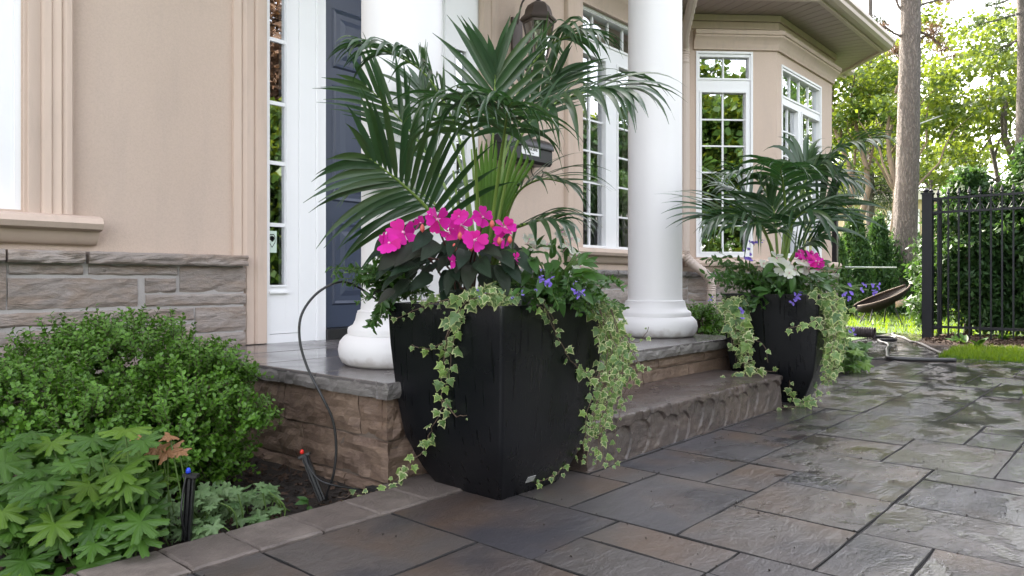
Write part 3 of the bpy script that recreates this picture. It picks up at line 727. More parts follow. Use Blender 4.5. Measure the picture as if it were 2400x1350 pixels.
# eaves: soffit boards, fascia, gutter round the bay, and along the wall to its left
eav = [(4.9, WY), (p0[0]-.02, WY), p1, p2, p3, (p3[0]+.4, WY)]
def offset(path, o):
    pts = [Vector(p) for p in path]; out = []
    for i in range(len(pts)):
        a_ = (pts[i]-pts[i-1]).normalized() if i else None; b_ = (pts[i+1]-pts[i]).normalized() if i < len(pts)-1 else None
        a_ = a_ or b_; b_ = b_ or a_
        na, nb = Vector((a_.y, -a_.x)), Vector((b_.y, -b_.x)); n = (na+nb).normalized(); n /= max(.3, n.dot(na)); out.append(pts[i] + n*o)
    return out
e0, e1 = offset(eav, .0), offset(eav, .50)
for i in range(len(eav)-1):
    A, B_, D, E_ = e0[i], e0[i+1], e1[i+1], e1[i]
    L = (B_-A).length; n = max(1, int(L/.11))
    for k in range(n):
        f0, f1_ = k/n, (k+1)/n; gp = .004/L
        qd = [A.lerp(B_, f0+gp), A.lerp(B_, f1_-gp), E_.lerp(D, f1_-gp), E_.lerp(D, f0+gp)]
        mb = MB(); mb.prism([(v.x, v.y) for v in reversed(qd)], 3.352, 3.362); mb.build('soffit_board', M['soffit'], house)
mb = MB()
for i in range(len(eav)-1): mb.prism([(v.x, v.y) for v in (e1[i], e1[i+1], e0[i+1], e0[i])], 3.364, 3.39)
mb.build('soffit_backing', M['soffit'], house)
mb = MB(); mb.sweep([(.47, 3.325), (.505, 3.325), (.505, 3.48), (.47, 3.48)], eav); mb.build('fascia', M['alu'], house)
mb = MB(); mb.sweep([(.507, 3.35), (.57, 3.35), (.60, 3.375), (.605, 3.41), (.625, 3.43), (.625, 3.465), (.612, 3.465), (.612, 3.44), (.59, 3.415), (.507, 3.37)], eav)
mb.build('gutter', M['alu'], house, smooth='auto')
mb = MB(); o5 = offset(eav, .52); up = offset(eav, -.35)
for i in range(len(eav)-1):
    mb.add([(o5[i].x, o5[i].y, 3.48), (o5[i+1].x, o5[i+1].y, 3.48), (up[i+1].x, max(WY-.01, up[i+1].y), 3.95), (up[i].x, max(WY-.01, up[i].y), 3.95)], [(0, 1, 2, 3)])
mb.build('bay_roof', bpy.data.materials['roof_shingle'], house)
# little corner band mouldings at the far corner of the bay (seen as notches)
for y in (238, 268):
    z = hh(y)*1.0 + .28; mb = MB(); mb.sweep([(-.005, z), (.035, z), (.035, z+.03), (-.005, z+.045)], [(p2[0]+.12*q, p2[1]+.12*q), (p3[0], p3[1])]); mb.build('corner_band', M['trim'], house)

# casings (vertical mouldings), given in plan as (x, outward)
def casing(xp, z0, z1, name='casing'):
    mb = MB(); poly = [(x, WY - o) for x, o in xp]; poly = poly[::-1]
    poly = [(poly[0][0], WY+.005)] + poly + [(poly[-1][0], WY+.005)]
    mb.prism(poly, z0, z1); return mb.build(name, M['trim'], house, smooth='auto', fix=True)
ca, cb = hx(53, 300), hx(163, 300); cw = cb-ca
casing([(ca, .02), (ca+.06*cw, .02), (ca+.07*cw, .04), (ca+.28*cw, .04), (ca+.33*cw, .034), (ca+.38*cw, .046), (ca+.52*cw, .052), (ca+.56*cw, .044), (ca+.66*cw, .052), (ca+.72*cw, .060), (ca+.76*cw, .050), (ca+.84*cw, .062), (ca+.95*cw, .062), (cb, .05)], hz(100, 502), 3.0)
ca, cb = hx(544, 300), hx(619, 300); cw = cb-ca
casing([(ca, .02), (ca+.2*cw, .03), (ca+.25*cw, .022), (ca+.33*cw, .04), (ca+.55*cw, .04), (ca+.6*cw, .03), (ca+.66*cw, .045), (ca+.95*cw, .045), (cb-.002, .03)], .35, 3.0)
ca = SR[1]+.002; cb = ca+.20
casing([(ca, .03), (ca+.02, .045), (ca+.09, .045), (ca+.10, .03), (ca+.11, .04), (ca+.16, .04), (ca+.17, .025), (cb, .02)], .35, 3.0)
ca, cb = hx(1322, 250), W1[0]-.002; cw = cb-ca
casing([(ca, .015), (ca+.06*cw, .035), (ca+.3*cw, .05), (ca+.36*cw, .035), (ca+.45*cw, .045), (ca+.8*cw, .06), (ca+.95*cw, .05), (cb, .03)], hz(1330, 592), 3.05)
# window 1 head cornice and sill
def band(x0, x1, prof, name, mat):
    mb = MB(); mb.sweep(prof, [(x0, WY), (x1, WY)]); return mb.build(name, M[mat], house, smooth='auto')
z = W1[3]
band(ca-.05, 6.50, [(-.005, z), (.03, z), (.035, z+.03), (.05, z+.05), (.055, z+.08), (.09, z+.12), (.10, z+.135), (.10, z+.19), (-.005, z+.20)], 'cornice', 'trim')
def sillprof(z): return [(-.005, z), (.07, z), (.10, z-.012), (.112, z-.035), (.10, z-.058), (.08, z-.066), (.06, z-.066), (.058, z-.074), (.045, z-.10), (.03, z-.118), (.02, z-.125), (-.005, z-.125)]
band(hx(1318, 600), 6.5, sillprof(W1[2]-.002), 'sill_moulding', 'trim')
zs = hz(100, 502)
band(-.7, hx(222, 520), sillprof(zs-.002), 'sill_moulding', 'trim')
# stone base of the left wall: (pixel left, pixel right, z0, z1)
zA, zB_, zC, zD, zE, zF, zG = hz(560, 600), hz(560, 624), .70, .552, .478, .335, .2
LW = hx(563, 700)
mb = MB(); mb.box(-4, WY-.054, -.06, LW-.01, WY-.001, zA-.02); mb.build('mortar_bed', M['mortar'], house)
def stone_px(pa, pb, z0, z1, proud=.062, name='stone', mat='wall_stone', amp=.006):
    xa_, xb_ = hx(pa, 650), min(LW, hx(pb, 650)); mb = MB()
    rock_strip(mb, [(xa_, WY-proud), (xb_, WY-proud)], z0, z1, amp, 6, .035, proud-.003); return mb.build(name, M[mat], house)
stone_px(-420, -3, zB_, zA, .10, 'ledge_stone', 'wall_stone', .010)
stone_px(3, 181, zB_, zA, .10, 'ledge_stone', 'wall_stone', .010); stone_px(192, 560, zB_, zA, .10, 'ledge_stone', 'wall_stone', .010)
for pa, pb, z0, z1 in ((-300, 4, zD+.008, zB_-.004), (11, 183, zC+.004, zB_-.004), (196, 402, zC+.004, zB_-.004), (409, 562, .622, zB_-.004),
    (8, 310, zD+.008, zC-.008), (328, 399, .622, zC-.008), (330, 562, zD+.006, .616), (-300, 440, zE+.008, zD-.004), (446, 562, .425, zD-.002),
    (-300, 20, zF+.004, zE-.006), (32, 250, zF+.004, zE-.006), (256, 440, zF+.004, zE-.006), (446, 562, zF, .419), (-300, 130, zG, zF-.006), (136, 380, zG, zF-.006), (386, 562, zG, zF-.006), (-300, 562, 0, zG-.006)):
    stone_px(pa, pb, z0+.002, z1-.002)
# stone base between the entrance and the bay
x0 = SR[1]+.23
mb = MB(); mb.box(x0, WY-.053, .3, 6.66, WY-.001, hz(1400, 645)); mb.build('mortar_bed', M['mortar'], house)
zl2 = hz(1420, 632)
stones((x0, WY), (1, 0), 6.62-x0, [(zl2-.055, zl2)], M['ledge'], avg=.8, proud=.10, name='ledge_stone')
stones((x0, WY), (1, 0), 6.62-x0, [(zl2-.17, zl2-.06), (zl2-.30, zl2-.17), (zl2-.44, zl2-.30)], M['wall_stone'])
stones((4.25, WY), (1, 0), 2.4, [(zl2-.6, zl2-.44), (-.02, zl2-.6)], M['wall_stone'])

# entrance: sidelights, door
def sidelight(x0, x1, glass, muntins):
    fr = MB(); yb = WY-.012
    gx0, gx1, gz0, gz1 = glass
    fr.box(x0, yb-.01, PZ, x0+.018, WY+.06, 2.95); 
    for a_, b_, c_, d_ in ((x0+.0185, gx0, PZ+.05, 2.95), (gx1, x1, PZ+.05, 2.95), (gx0+.0003, gx1-.0003, PZ+.05, gz0), (gx0+.0003, gx1-.0003, gz1, 2.95)):
        fr.box(a_, yb, c_, b_, WY+.06, d_)
    fr.box(x0+.0185, yb-.006, PZ, x1-.001, WY+.06, PZ+.047)
    s = .010
    fr.box(gx0-s, yb-.008, gz0-s, gx0-.001, yb-.0005, gz1+s); fr.box(gx1+.001, yb-.008, gz0-s, gx1+s, yb-.0005, gz1+s); fr.box(gx0-.0005, yb-.0078, gz0-s, gx1+.0005, yb-.0005, gz0-.001)
    fr.box(gx0-.004, yb-.016, gz0-.045, gx1+.012, yb-.0005, gz0-.035)
    o = fr.build('sidelight', M['white'], house)
    zz = [gz0] + muntins + [gz1]
    for z in muntins:
        m2 = MB(); m2.box(gx0, WY-.004, z-.010, gx1, WY+.012, z+.010); m2.build('muntin', M['white'], o)
    for k in range(len(zz)-1):
        m2 = MB(); yy = WY+.006; j = rnd.uniform(-.001, .001)
        m2.add([(gx0, yy+j, zz[k]+.010), (gx1, yy, zz[k]+.010), (gx1, yy+j, zz[k+1]-.010), (gx0, yy, zz[k+1]-.010)], [(0, 1, 2, 3)]); m2.build('pane', M['glass'], o)
    return o
sx = hx(697, 300)
sl = sidelight(SL[0], sx, (hx(627,300), hx(667,300), hz(645,668), 2.75), [hz(645,527), hz(645,382), hz(645,242), hz(645,94), hz(645,94)+.36])
sidelight(SR[0]+.02, SR[1], (SR[0]+.12, SR[0]+.22, hz(645,668), 2.25), [hz(645,527), hz(645,382), hz(645,242), hz(645,94)])
mb = MB()
for xa_, xb_ in ((sx+.001, SL[1]), (DR[1]+.001, SR[0]+.019)):
    w = xb_-xa_
    mb.box(xa_, WY-.02, PZ, xa_+w*.62, WY+.12, 2.95); mb.box(xa_+w*.62+.0005, WY-.034, PZ, xa_+w*.72, WY+.12, 2.95); mb.box(xa_+w*.72+.0005, WY-.028, PZ, xb_, WY+.12, 2.95)
mb.box(SL[1]+.001, WY-.03, DOORTOP, DR[1], WY+.12, DOORTOP+.07)
mb.build('door_frame', M['white'], house)
dr = MB(); dy = WY+.055; dx0, dx1 = SL[1]+.003, DR[1]-.002; dz0 = PZ+.062
dr.box(dx0, dy, dz0, dx1, dy+.045, DOORTOP-.002)
def dpanel(x0, x1, z0, z1):
    r = [(0, 0), (.012, .010), (.028, -.006), (.060, -.006), (.085, -.012)]   # inset, recess (+ = outwards)
    vs = []
    for i_, o_ in r:
        y = dy - o_ - .0006; vs += [(x0+i_, y, z0+i_), (x1-i_, y, z0+i_), (x1-i_, y, z1-i_), (x0+i_, y, z1-i_)]
    fs = [(4*k+j, 4*k+(j+1) % 4, 4*k+4+(j+1) % 4, 4*k+4+j) for k in range(len(r)-1) for j in range(4)] + [(16, 17, 18, 19)]
    m2 = MB().add([(a_, min(b_, dy-.0006) if False else b_, c_) for a_, b_, c_ in vs], fs); return m2
door = dr.build('door', M['navy'], house)
mid = (dx0+dx1)/2
for x0_, x1_ in ((dx0+.095, mid-.045), (mid+.045, dx1-.095)):
    for z0_, z1_ in ((dz0+.13, dz0+.62), (dz0+.74, 1.83), (1.93, 2.28)):
        r = [(0, .0), (.010, .010), (.026, .004), (.055, .004), (.085, .012)]
        vs = []
        for i_, o_ in r: vs += [(x0_+i_, dy-o_-.0004, z0_+i_), (x1_-i_, dy-o_-.0004, z0_+i_), (x1_-i_, dy-o_-.0004, z1_-i_), (x0_+i_, dy-o_-.0004, z1_-i_)]
        fs = [(4*k+j, 4*k+(j+1) % 4, 4*k+4+(j+1) % 4, 4*k+4+j) for k in range(4) for j in range(4)] + [(16, 17, 18, 19)]
        MB().add(vs, fs).build('door_panel', M['navy'], door)
mb = MB(); mb.box(dx0-.001, WY-.045, PZ+.001, dx1+.001, WY+.12, PZ+.058); mb.build('threshold', M['black'], house)
mb = MB(); mb.tube([(dx1-.07, dy-.045, 1.33), (dx1-.07, dy-.05, 1.30), (dx1-.16, dy-.05, 1.30)], .011, 8); mb.build('door_handle', M['bronze'], door)
# transom above the entrance
tx0, tx1 = SL[0]+.02, SR[1]-.02
# security sticker in the sidelight (flat print)
stk = MB(); y = WY-.0015
xa_, xb_ = hx(626, 560), hx(648, 560); z0_, z1_ = hz(637, 592), hz(637, 541)
stk.box(xa_, y, z0_, xb_, y+.001, z1_)
so = stk.build('window_sticker', simple('sticker_white', (.55, .66, .58), .5), sl)
m2 = MB(); cx, cz, w = (xa_+xb_)/2, (z0_+z1_)/2+.008, (xb_-xa_)*.40
octo = [(-.9, .6), (-.45, 1), (.45, 1), (.9, .6), (.9, -.3), (0, -1.25), (-.9, -.3)]
vs = [(cx+u*w, y-.001, cz+v*w*1.5) for u, v in octo] + [(cx+u*w*.85, y-.001, cz+v*w*1.5*.85) for u, v in octo]; n = len(octo)
m2.add(vs, [(k, (k+1) % n, n+(k+1) % n, n+k) for k in range(n)])
for u, v, s in ((-.28, .35, .42), (.28, .35, .42), (0, .55, .35), (.1, .1, .4)):
    m2.add([(cx+(u+s*math.cos(k*math.pi/4))*w, y-.0012, cz+(v+s*math.sin(k*math.pi/4))*w*1.3) for k in range(8)], [tuple(range(8))])
link(bpy.data.objects.new('emblem', m2.mesh('emblem', M['black'])), sl)
# portico roof carried by the columns (above the frame)
mb = MB(); mb.box(1.55, 2.14, 3.30, 4.25, 2.50, 3.60); mb.box(1.55, 2.50, 3.30, 1.90, WY, 3.60); mb.box(3.9, 2.50, 3.30, 4.25, WY, 3.60); mb.box(1.45, 2.02, 3.60, 4.35, WY, 3.75)
mb.build('portico_roof', M['white'], house)
# columns
for px, dd in ((942, 3.03), (1535, 4.44)):
    c = P(px, 0, dd); c = (c.x, 2.31 + (c.y-2.31)*.0, PZ)
    X = (px-1200)/F; cx = 2.31*(AX + X*AY)/(AY - X*AX); c = (cx, 2.31, PZ)
    r = .163
    mb = MB()
    mb.lathe([(.222, .001), (.238, .012), (.250, .035), (.254, .062), (.248, .092), (.232, .112), (.222, .120)], (c[0], c[1], PZ), 56)
    ba = mb.build('column', M['column'], house, smooth='auto')
    mb = MB(); mb.lathe([(.216, .1205), (.217, .140), (.212, .150), (.195, .160), (.186, .178), (.182, .196), (.180, .206)], c, 56); mb.build('base_ring', M['column'], ba, smooth='auto')
    mb = MB(); prof = [(.1785, .2065), (.178, .214), (r+.002, .220), (r, .24)] + [(r*(1-.012*k/6), .24 + k*.45) for k in range(1, 7)]
    mb.lathe([p for p in prof if p[1] < 2.95], c, 64); mb.build('shaft', M['column'], ba, smooth='auto')
    mb = MB(); mb.lathe([(r, 2.94-.345+.01), (.20, 2.66), (.21, 2.70), (.21, 2.954)], c, 40); mb.build('capital', M['column'], ba, smooth='auto')
# downspout in the corner by the bay
def dpos(px, py, y): return PW(px, py, y)
ds = MB(); dxp = 6.50
pts = catmull([(dxp-.62, WY-.54, 3.38), (dxp-.60, WY-.52, 3.30), (dxp-.40, WY-.36, 3.16), (dxp-.15, WY-.17, 3.03), (dxp, WY-.09, 2.94), (dxp, WY-.09, 2.80)], 46)
ds.tube(pts, [.043 + (.003 if k % 2 else -.003) for k in range(len(pts))], 10)
ds.tube([(dxp, WY-.09, 2.80), (dxp, WY-.09, .98)], .043, 10)
pts = catmull([(dxp, WY-.09, .98), (dxp, WY-.09, .93), (dxp+.05, WY-.15, .84), (dxp+.15, WY-.24, .74), (dxp+.19, WY-.27, .66), (dxp+.19, WY-.27, .58)], 40)
ds.tube(pts, [.046 + (.003 if k % 2 else -.003) for k in range(len(pts))], 10)
ds.tube([(dxp+.19, WY-.27, .58), (dxp+.19, WY-.27, .0)], .045, 10)
ds.build('downspout', M['alu'], house, smooth='auto')

# ------------------------------------------------------------ wall lantern
lc = PW(1262, 60, WY-.22)
LZ = lc.z - .02
lan = thing('wall_lantern', 'aged bronze coach lantern with glass sides on the wall beside the entrance', 'lantern', (lc.x, lc.y, LZ-.3))
cx, cy = lc.x, lc.y
rz = hz(1262, 48, WY-.22); s_ = .128
def hexr(mb, prof, n=6, mi=0):
    vs = [(cx + r*math.cos(2*math.pi*k/n + .3), cy + r*math.sin(2*math.pi*k/n + .3), z) for r, z in prof for k in range(n)]
    m = len(prof); mb.add(vs, [(i*n+k, i*n+(k+1) % n, (i+1)*n+(k+1) % n, (i+1)*n+k) for i in range(m-1) for k in range(n)] + [tuple(range(n-1, -1, -1)), tuple((m-1)*n+k for k in range(n))], mi)
mb = MB(); hexr(mb, [(s_, rz-.012), (s_*1.06, rz), (s_*1.0, rz+.015), (s_*.80, rz+.04), (s_*.74, rz+.075), (s_*.62, rz+.105), (s_*.40, rz+.125), (s_*.16, rz+.135)])
mb.lathe([(.012, .133), (.020, .139), (.014, .148), (.022, .158), (.026, .168), (.020, .178), (.006, .186)], (cx, cy, rz), 14); mb.build('cap', M['bronze'], lan, smooth='auto')
zb_ = rz-.27; rt, rb = s_*.88, s_*.48
mb = MB()
for k in range(6):
    a_ = 2*math.pi*k/6 + .3
    mb.tube([(cx+rt*math.cos(a_), cy+rt*math.sin(a_), rz-.012), (cx+rb*math.cos(a_), cy+rb*math.sin(a_), zb_)], .0065, 5)
hexr(mb, [(rb*1.1, zb_-.012), (rb*1.15, zb_), (rb*1.0, zb_+.012)]); hexr(mb, [(rb*.3, zb_-.06), (rb*.8, zb_-.04), (rb*.95, zb_-.0125)]); hexr(mb, [(rt, rz-.03), (rt*1.02, rz-.0125)])
mb.build('cage', M['bronze'], lan, smooth='auto')
for k in range(6):
    a0, a1 = 2*math.pi*k/6+.3, 2*math.pi*(k+1)/6+.3
    MB().add([(cx+rb*.96*math.cos(a0), cy+rb*.96*math.sin(a0), zb_+.012), (cx+rb*.96*math.cos(a1), cy+rb*.96*math.sin(a1), zb_+.012), (cx+rt*.96*math.cos(a1), cy+rt*.96*math.sin(a1), rz-.031), (cx+rt*.96*math.cos(a0), cy+rt*.96*math.sin(a0), rz-.031)], [(0, 1, 2, 3)]).build('pane', M['glass'], lan)
for k in range(3):
    a_ = k*2.1; mb = MB(); mb.tube([(cx+.022*math.cos(a_), cy+.022*math.sin(a_), zb_+.013), (cx+.022*math.cos(a_), cy+.022*math.sin(a_), zb_+.10)], .009, 8)
    mb.tube([(cx+.022*math.cos(a_), cy+.022*math.sin(a_), zb_+.10), (cx+.022*math.cos(a_), cy+.022*math.sin(a_), zb_+.13), (cx+.022*math.cos(a_), cy+.022*math.sin(a_), zb_+.155)], [.008, .011, .002], 8); mb.build('candle_bulb', M['curtain'], lan, smooth=True)
mb = MB(); mb.prism([(cx-.055, WY-.022), (cx+.055, WY-.022), (cx+.055, WY-.001), (cx-.055, WY-.001)], rz-.30, rz+.06)
mb.tube(catmull([(cx, WY-.02, rz-.22), (cx, WY-.10, rz-.33), (cx, cy, rz-.36), (cx, cy, zb_-.05)], 14), .010, 8)
mb.tube(catmull([(cx, WY-.02, rz+.02), (cx, WY-.06, rz+.16), (cx, WY-.13, rz+.20), (cx, cy, rz+.18)], 14), .007, 8); mb.build('bracket', M['bronze'], lan, smooth='auto')

# ------------------------------------------------------------ mailbox with its notice
mx0, mx1 = PW(1172, 340, WY-.12).x, PW(1282, 380, WY-.12).x
mz1, mz0 = PW(1190, 305, WY-.12).z, PW(1278, 392, WY-.12).z
mbx = thing('mailbox', 'black wall mailbox with a white NO JUNK MAIL notice, behind the large palm', 'mailbox', ((mx0+mx1)/2, WY-.08, mz0))
y0_ = WY-.17; hgt = mz1-mz0
mb = MB(); prof = [(WY-.001, mz0+.012), (y0_+.02, mz0), (y0_, mz0+.02), (y0_, mz0+hgt*.52), (WY-.001, mz0+hgt*.55)]
mb.add([(x, p[0], p[1]) for x in (mx0, mx1) for p in prof], [(4,3,2,1,0), (5,6,7,8,9)] + [(k, (k+1) % 5, 5+(k+1) % 5, 5+k) for k in range(5)]); mb.build('box', M['black'], mbx, smooth='auto', fix=True)
lp = [(WY-.001, mz0+hgt*.56), (y0_-.012, mz0+hgt*.53), (y0_-.014, mz0+hgt*.60)] + [(y0_-.012+.16*(1-math.cos(R(a_))), mz0+hgt*(.60+.40*math.sin(R(a_)))) for a_ in (20, 40, 60, 80)] + [(WY-.001, mz1)]
n = len(lp); mb = MB(); mb.add([(x, p[0], p[1]) for x in (mx0-.006, mx1+.006) for p in lp], [tuple(range(n-1, -1, -1)), tuple(range(n, 2*n))] + [(k, (k+1) % n, n+(k+1) % n, n+k) for k in range(n)]); mb.build('lid', M['black'], mbx, smooth='auto', fix=True)
lx0, lx1 = PW(1222, 350, y0_).x, PW(1262, 360, y0_).x; lz = mz0 + hgt*.26; lh = .060
mb = MB(); mb.box(lx0, y0_-.004, lz, lx1, y0_-.001, lz+lh); lab = mb.build('notice', simple('notice_white', (.8, .8, .8), .5), mbx)
def text(s, size, pos, parent, mat, rot=(R(90), 0, 0), ext=.0004, sx=1):
    cu = bpy.data.curves.new('text', 'FONT'); cu.body = s; cu.size = size; cu.align_x = 'CENTER'; cu.extrude = ext; cu.offset = size*.012
    o = bpy.data.objects.new('lettering', cu); C.objects.link(o)
    dg = bpy.context.evaluated_depsgraph_get(); me = bpy.data.meshes.new_from_object(o.evaluated_get(dg)); bpy.data.objects.remove(o)
    me.materials.clear(); me.materials.append(mat)
    Mx = Matrix.Translation(Vector(pos)) @ Matrix.Rotation(rot[2], 4, 'Z') @ Matrix.Rotation(rot[0], 4, 'X') @ Matrix.Scale(sx, 4, (1, 0, 0))
    return link(bpy.data.objects.new('lettering', me), parent, Mx)
text('NO JUNK MAIL', .0270, ((lx0+lx1)/2, y0_-.0046, lz+.033), lab, M['black'], sx=.9)
text('Thank You', .0170, ((lx0+lx1)/2, y0_-.0046, lz+.010), lab, M['black'])
mb = MB()
for x in (mx0+.10, mx1-.08): mb.tube(catmull([(x, WY-.03, mz0), (x, WY-.05, mz0-.06), (x, WY-.12, mz0-.09), (x, WY-.15, mz0-.05), (x, WY-.13, mz0-.03)], 16), .004, 6)
mb.build('paper_hook', M['black'], mbx, smooth=True)

# ------------------------------------------------------------ planters
def ray(px, py, trees, default):
    o = Vector((0, 0, H)); d = (P(px, py, 1.0) - o).normalized(); best = None
    for t in trees:
        h = t.ray_cast(o, d)
        if h[0] is not None and (best is None or h[3] < best[2]): best = (h[0], h[1], h[3])
    if best is None: return P(px, py, default), -d
    n = best[1] if best[1].dot(d) < 0 else -best[1]
    return best[0], n
def bvh(o):
    me = o.data; Mx = WM[o.name]
    return BVHTree.FromPolygons([Mx @ v.co for v in me.vertices], [tuple(p.vertices) for p in me.polygons])
PROF = [(0, .206), (.03, .231), (.06, .254), (.095, .275), (.126, .291), (.16, .310), (.20, .321), (.286, .337), (.38, .350), (.474, .361), (.55, .366), (.600, .371), (.607, .370)]
def planter(cx, cy, rot, label, s=1.0, zs=1.0):
    root = thing('planter', label, 'planter', (cx, cy, 0))
    mb = MB(); vs = []; r2 = .5
    nseg = 4; prof = [(z*zs, r*s) for z, r in PROF]
    def ringpts(h, z):
        c = h; out = []                      # rounded-corner square, corners on the axes rotated 45
        for k in range(4):
            a0 = rot + R(45 + 90*k); p = Vector((math.cos(a0), math.sin(a0)))*c; rr = .012
            for j in range(-2, 3):
                aa = a0 + R(22.5*j)
                out.append((cx + p.x - math.cos(a0)*rr*1.41 + math.cos(aa)*rr, cy + p.y - math.sin(a0)*rr*1.41 + math.sin(aa)*rr, z))
            a1 = a0 + R(90); p2 = Vector((math.cos(a1), math.sin(a1)))*c
            for f in (.25, .5, .75):
                q_ = p.lerp(p2, f); ins = (q_.normalized())*(-.0*c) ; out.append((cx+q_.x+ins.x, cy+q_.y+ins.y, z))
        return out
    rings = [ringpts(r, z) for z, r in prof] + [ringpts(prof[-1][1]-.018, prof[-1][0]), ringpts(prof[-1][1]-.03, prof[-1][0]-.05)]
    n = len(rings[0])
    for r in rings: mb.v += r
    mb.f = [(i*n+k, i*n+(k+1) % n, (i+1)*n+(k+1) % n, (i+1)*n+k) for i in range(len(rings)-1) for k in range(n)] + [tuple(range(n-1, -1, -1)), tuple((len(rings)-1)*n+k for k in range(n))]
    mb.m = [0]*len(mb.f)
    body = mb.build('pot', M['planter'], root, smooth='auto')
    m2 = MB(); r = prof[-1][1]-.032; m2.add([(cx+math.cos(rot+R(45+90*k))*r, cy+math.sin(rot+R(45+90*k))*r, prof[-1][0]-.035) for k in range(4)], [(0, 1, 2, 3)]); m2.build('potting_soil', M['soil'], root)
    return root, body
pl1, body1 = planter(1.815, 1.675, 0, 'large black square planter with ivy spilling over its front corner, beside the nearer column')
pl2, body2 = planter(4.215, 1.655, R(9), 'smaller looking black square planter at the far end of the stone step', 1.0, 1.0)
BV1, BV2 = bvh(body1), bvh(body2)
gm = MB().add([(-10,-10,0),(12,-10,0),(12,1.9,0),(-10,1.9,0)], [(0,1,2,3)]); GB = BVHTree.FromPolygons([Vector(v) for v in gm.v], gm.f)
SB = bvh(st)
# small maker's tag near the foot of the front right face
tp, tn = ray(1243, 1122, [BV1], 2.4)
mb = MB(); Mx = frame(tp + tn*.0015, tn.cross(UP).normalized()*-1, tn); mb.box(-.011, -.019, -.001, .011, .019, .0012, M=Mx); mb.build('tag', simple('tag_grey', (.30, .30, .29), .5), pl1)

# ------------------------------------------------------------ leaf meshes
def leaf_mesh(name, mat, L=1.0, W=.45, n=6, bend=.25, fold=.12, tipx=1.0, wave=0):
    mb = MB(); vs = []
    for i in range(n+1):
        t = i/n; w = W*.5*math.sin(math.pi*min(1, t**.75*.98+.02))**.8 * (1 if t < .999 else 0)
        if i == 0: w = .02*W
        z = -bend*t*t*L; wv = wave*math.sin(t*18)
        vs += [(-w, t*L, z + fold*w + wv*w), (0, t*L, z), (w, t*L, z + fold*w - wv*w)]
    fs = []
    for i in range(n): a_ = 3*i; fs += [(a_, a_+1, a_+4, a_+3), (a_+1, a_+2, a_+5, a_+4)]
    return mb.add(vs, fs).mesh(name, mat, True)
IVH = [(0, .0), (.17, -.13), (.40, -.04), (.50, .06), (.37, .24), (.58, .46), (.34, .50), (.20, .66), (0, 1.0)]
def ivy_mesh(name, seed):
    r_ = random.Random(seed); half = [(x*r_.uniform(.88, 1.12), y*r_.uniform(.92, 1.08)) for x, y in IVH]
    out = half + [(-x*r_.uniform(.9, 1.1), y) for x, y in half[-2:0:-1]]
    cen = (0, .28); mb = MB(); n = len(out); k_ = (.80, .74, .86, .78, .90)[seed % 5]
    def zz(x, y): return -.35*x*x - .18*(y-.3)**2 + .05*math.sin(9*x+4*y+seed)
    vs = [(x, y, zz(x, y)) for x, y in out] + [(cen[0]+(x-cen[0])*k_, cen[1]+(y-cen[1])*k_, zz(x*k_, y)+.01) for x, y in out] + [(0, .28, .03)]
    mb.add(vs, [(i, (i+1) % n, n+(i+1) % n, n+i) for i in range(n)], 1); mb.m[:] = [1]*n
    mb.f += [(n+i, n+(i+1) % n, 2*n) for i in range(n)]; mb.m += [0]*n
    return mb.mesh(name, [M['ivy_green'], M['ivy_cream']])
IVY = [ivy_mesh('ivy_leaf', k) for k in range(5)]
def lobed_mesh_old(name, mat, seed, lobes=5, depth=.55, teeth=3, spread=300):
    r_ = random.Random(seed); N = 84; out = []
    lr = [r_.uniform(.88, 1.08) for _ in range(lobes)]
    for i in range(N+1):
        f = i/N; a_ = R(-90 - spread/2 + spread*f + 180)     # tip along +Y
        a_ = R(90 - spread/2 + spread*f)
        u = f*lobes; k = min(lobes-1, int(u)); t = abs((u-k)-.5)*2     # 0 at lobe centre
        rad = lr[k]*(1 - depth*t**1.35)
        tooth = abs(((f*lobes*teeth*2) % 2) - 1); rad *= 1 - .17*(tooth)*(1-.4*t)
        if f < .02 or f > .98: rad *= .35
        out.append((math.cos(a_)*rad, math.sin(a_)*rad, -.10*rad*rad - .16*t*rad*.6 + r_.uniform(-.015, .015)))
    mid = [(x*.5, y*.5, .0+.03*math.sin(i*.5)) for i, (x, y, z) in enumerate(out)]
    n = N+1; mb = MB(); vs = out + mid + [(0, 0, 0)]
    fs = [(i, i+1, n+i+1, n+i) for i in range(N)] + [(n+i, n+i+1, 2*n) for i in range(N)]
    return mb.add(vs, fs).mesh(name, mat, True)
def lobed_mesh(name, mat, seed, lobes=5, depth=.55, teeth=3, spread=300):
    r_ = random.Random(seed); N = lobes*24; out = []; lr = [r_.uniform(.88, 1.08) for _ in range(lobes)]
    for i in range(N+1):
        f = i/N; a_ = R(90 - spread/2 + spread*f); u = f*lobes; k = min(lobes-1, int(u)); t = abs((u-k)-.5)*2
        s3 = abs(((u-k)*teeth*2) % 2 - 1); s9 = abs(((u-k)*teeth*6) % 2 - 1)
        if teeth % 2: s3, s9 = s3, s9
        rad = lr[k]*(1 - depth*t**2.2)*(1 - .24*(1-s3)**1.2 if t > .28 else 1 - .10*(1-s3))*(1 - .09*s9)
        if f < .02 or f > .98: rad *= .3
        a2 = a_ + R(r_.uniform(-1, 1)); out.append((math.cos(a2)*rad, math.sin(a2)*rad, -.22*rad*rad + .10*math.cos(u*6.283)*-rad + r_.uniform(-.015, .015)))
    mid = [(x*.55, y*.55, .03 + z*.45) for x, y, z in out]; n = N+1; mb = MB(); vs = out + mid + [(0, 0, 0)]
    return mb.add(vs, [(i, i+1, n+i+1, n+i) for i in range(N)] + [(n+i, n+i+1, 2*n) for i in range(N)]).mesh(name, mat, True)
def rv(s=1.0): return Vector((rnd.gauss(0, 1), rnd.gauss(0, 1), rnd.gauss(0, 1)))*s
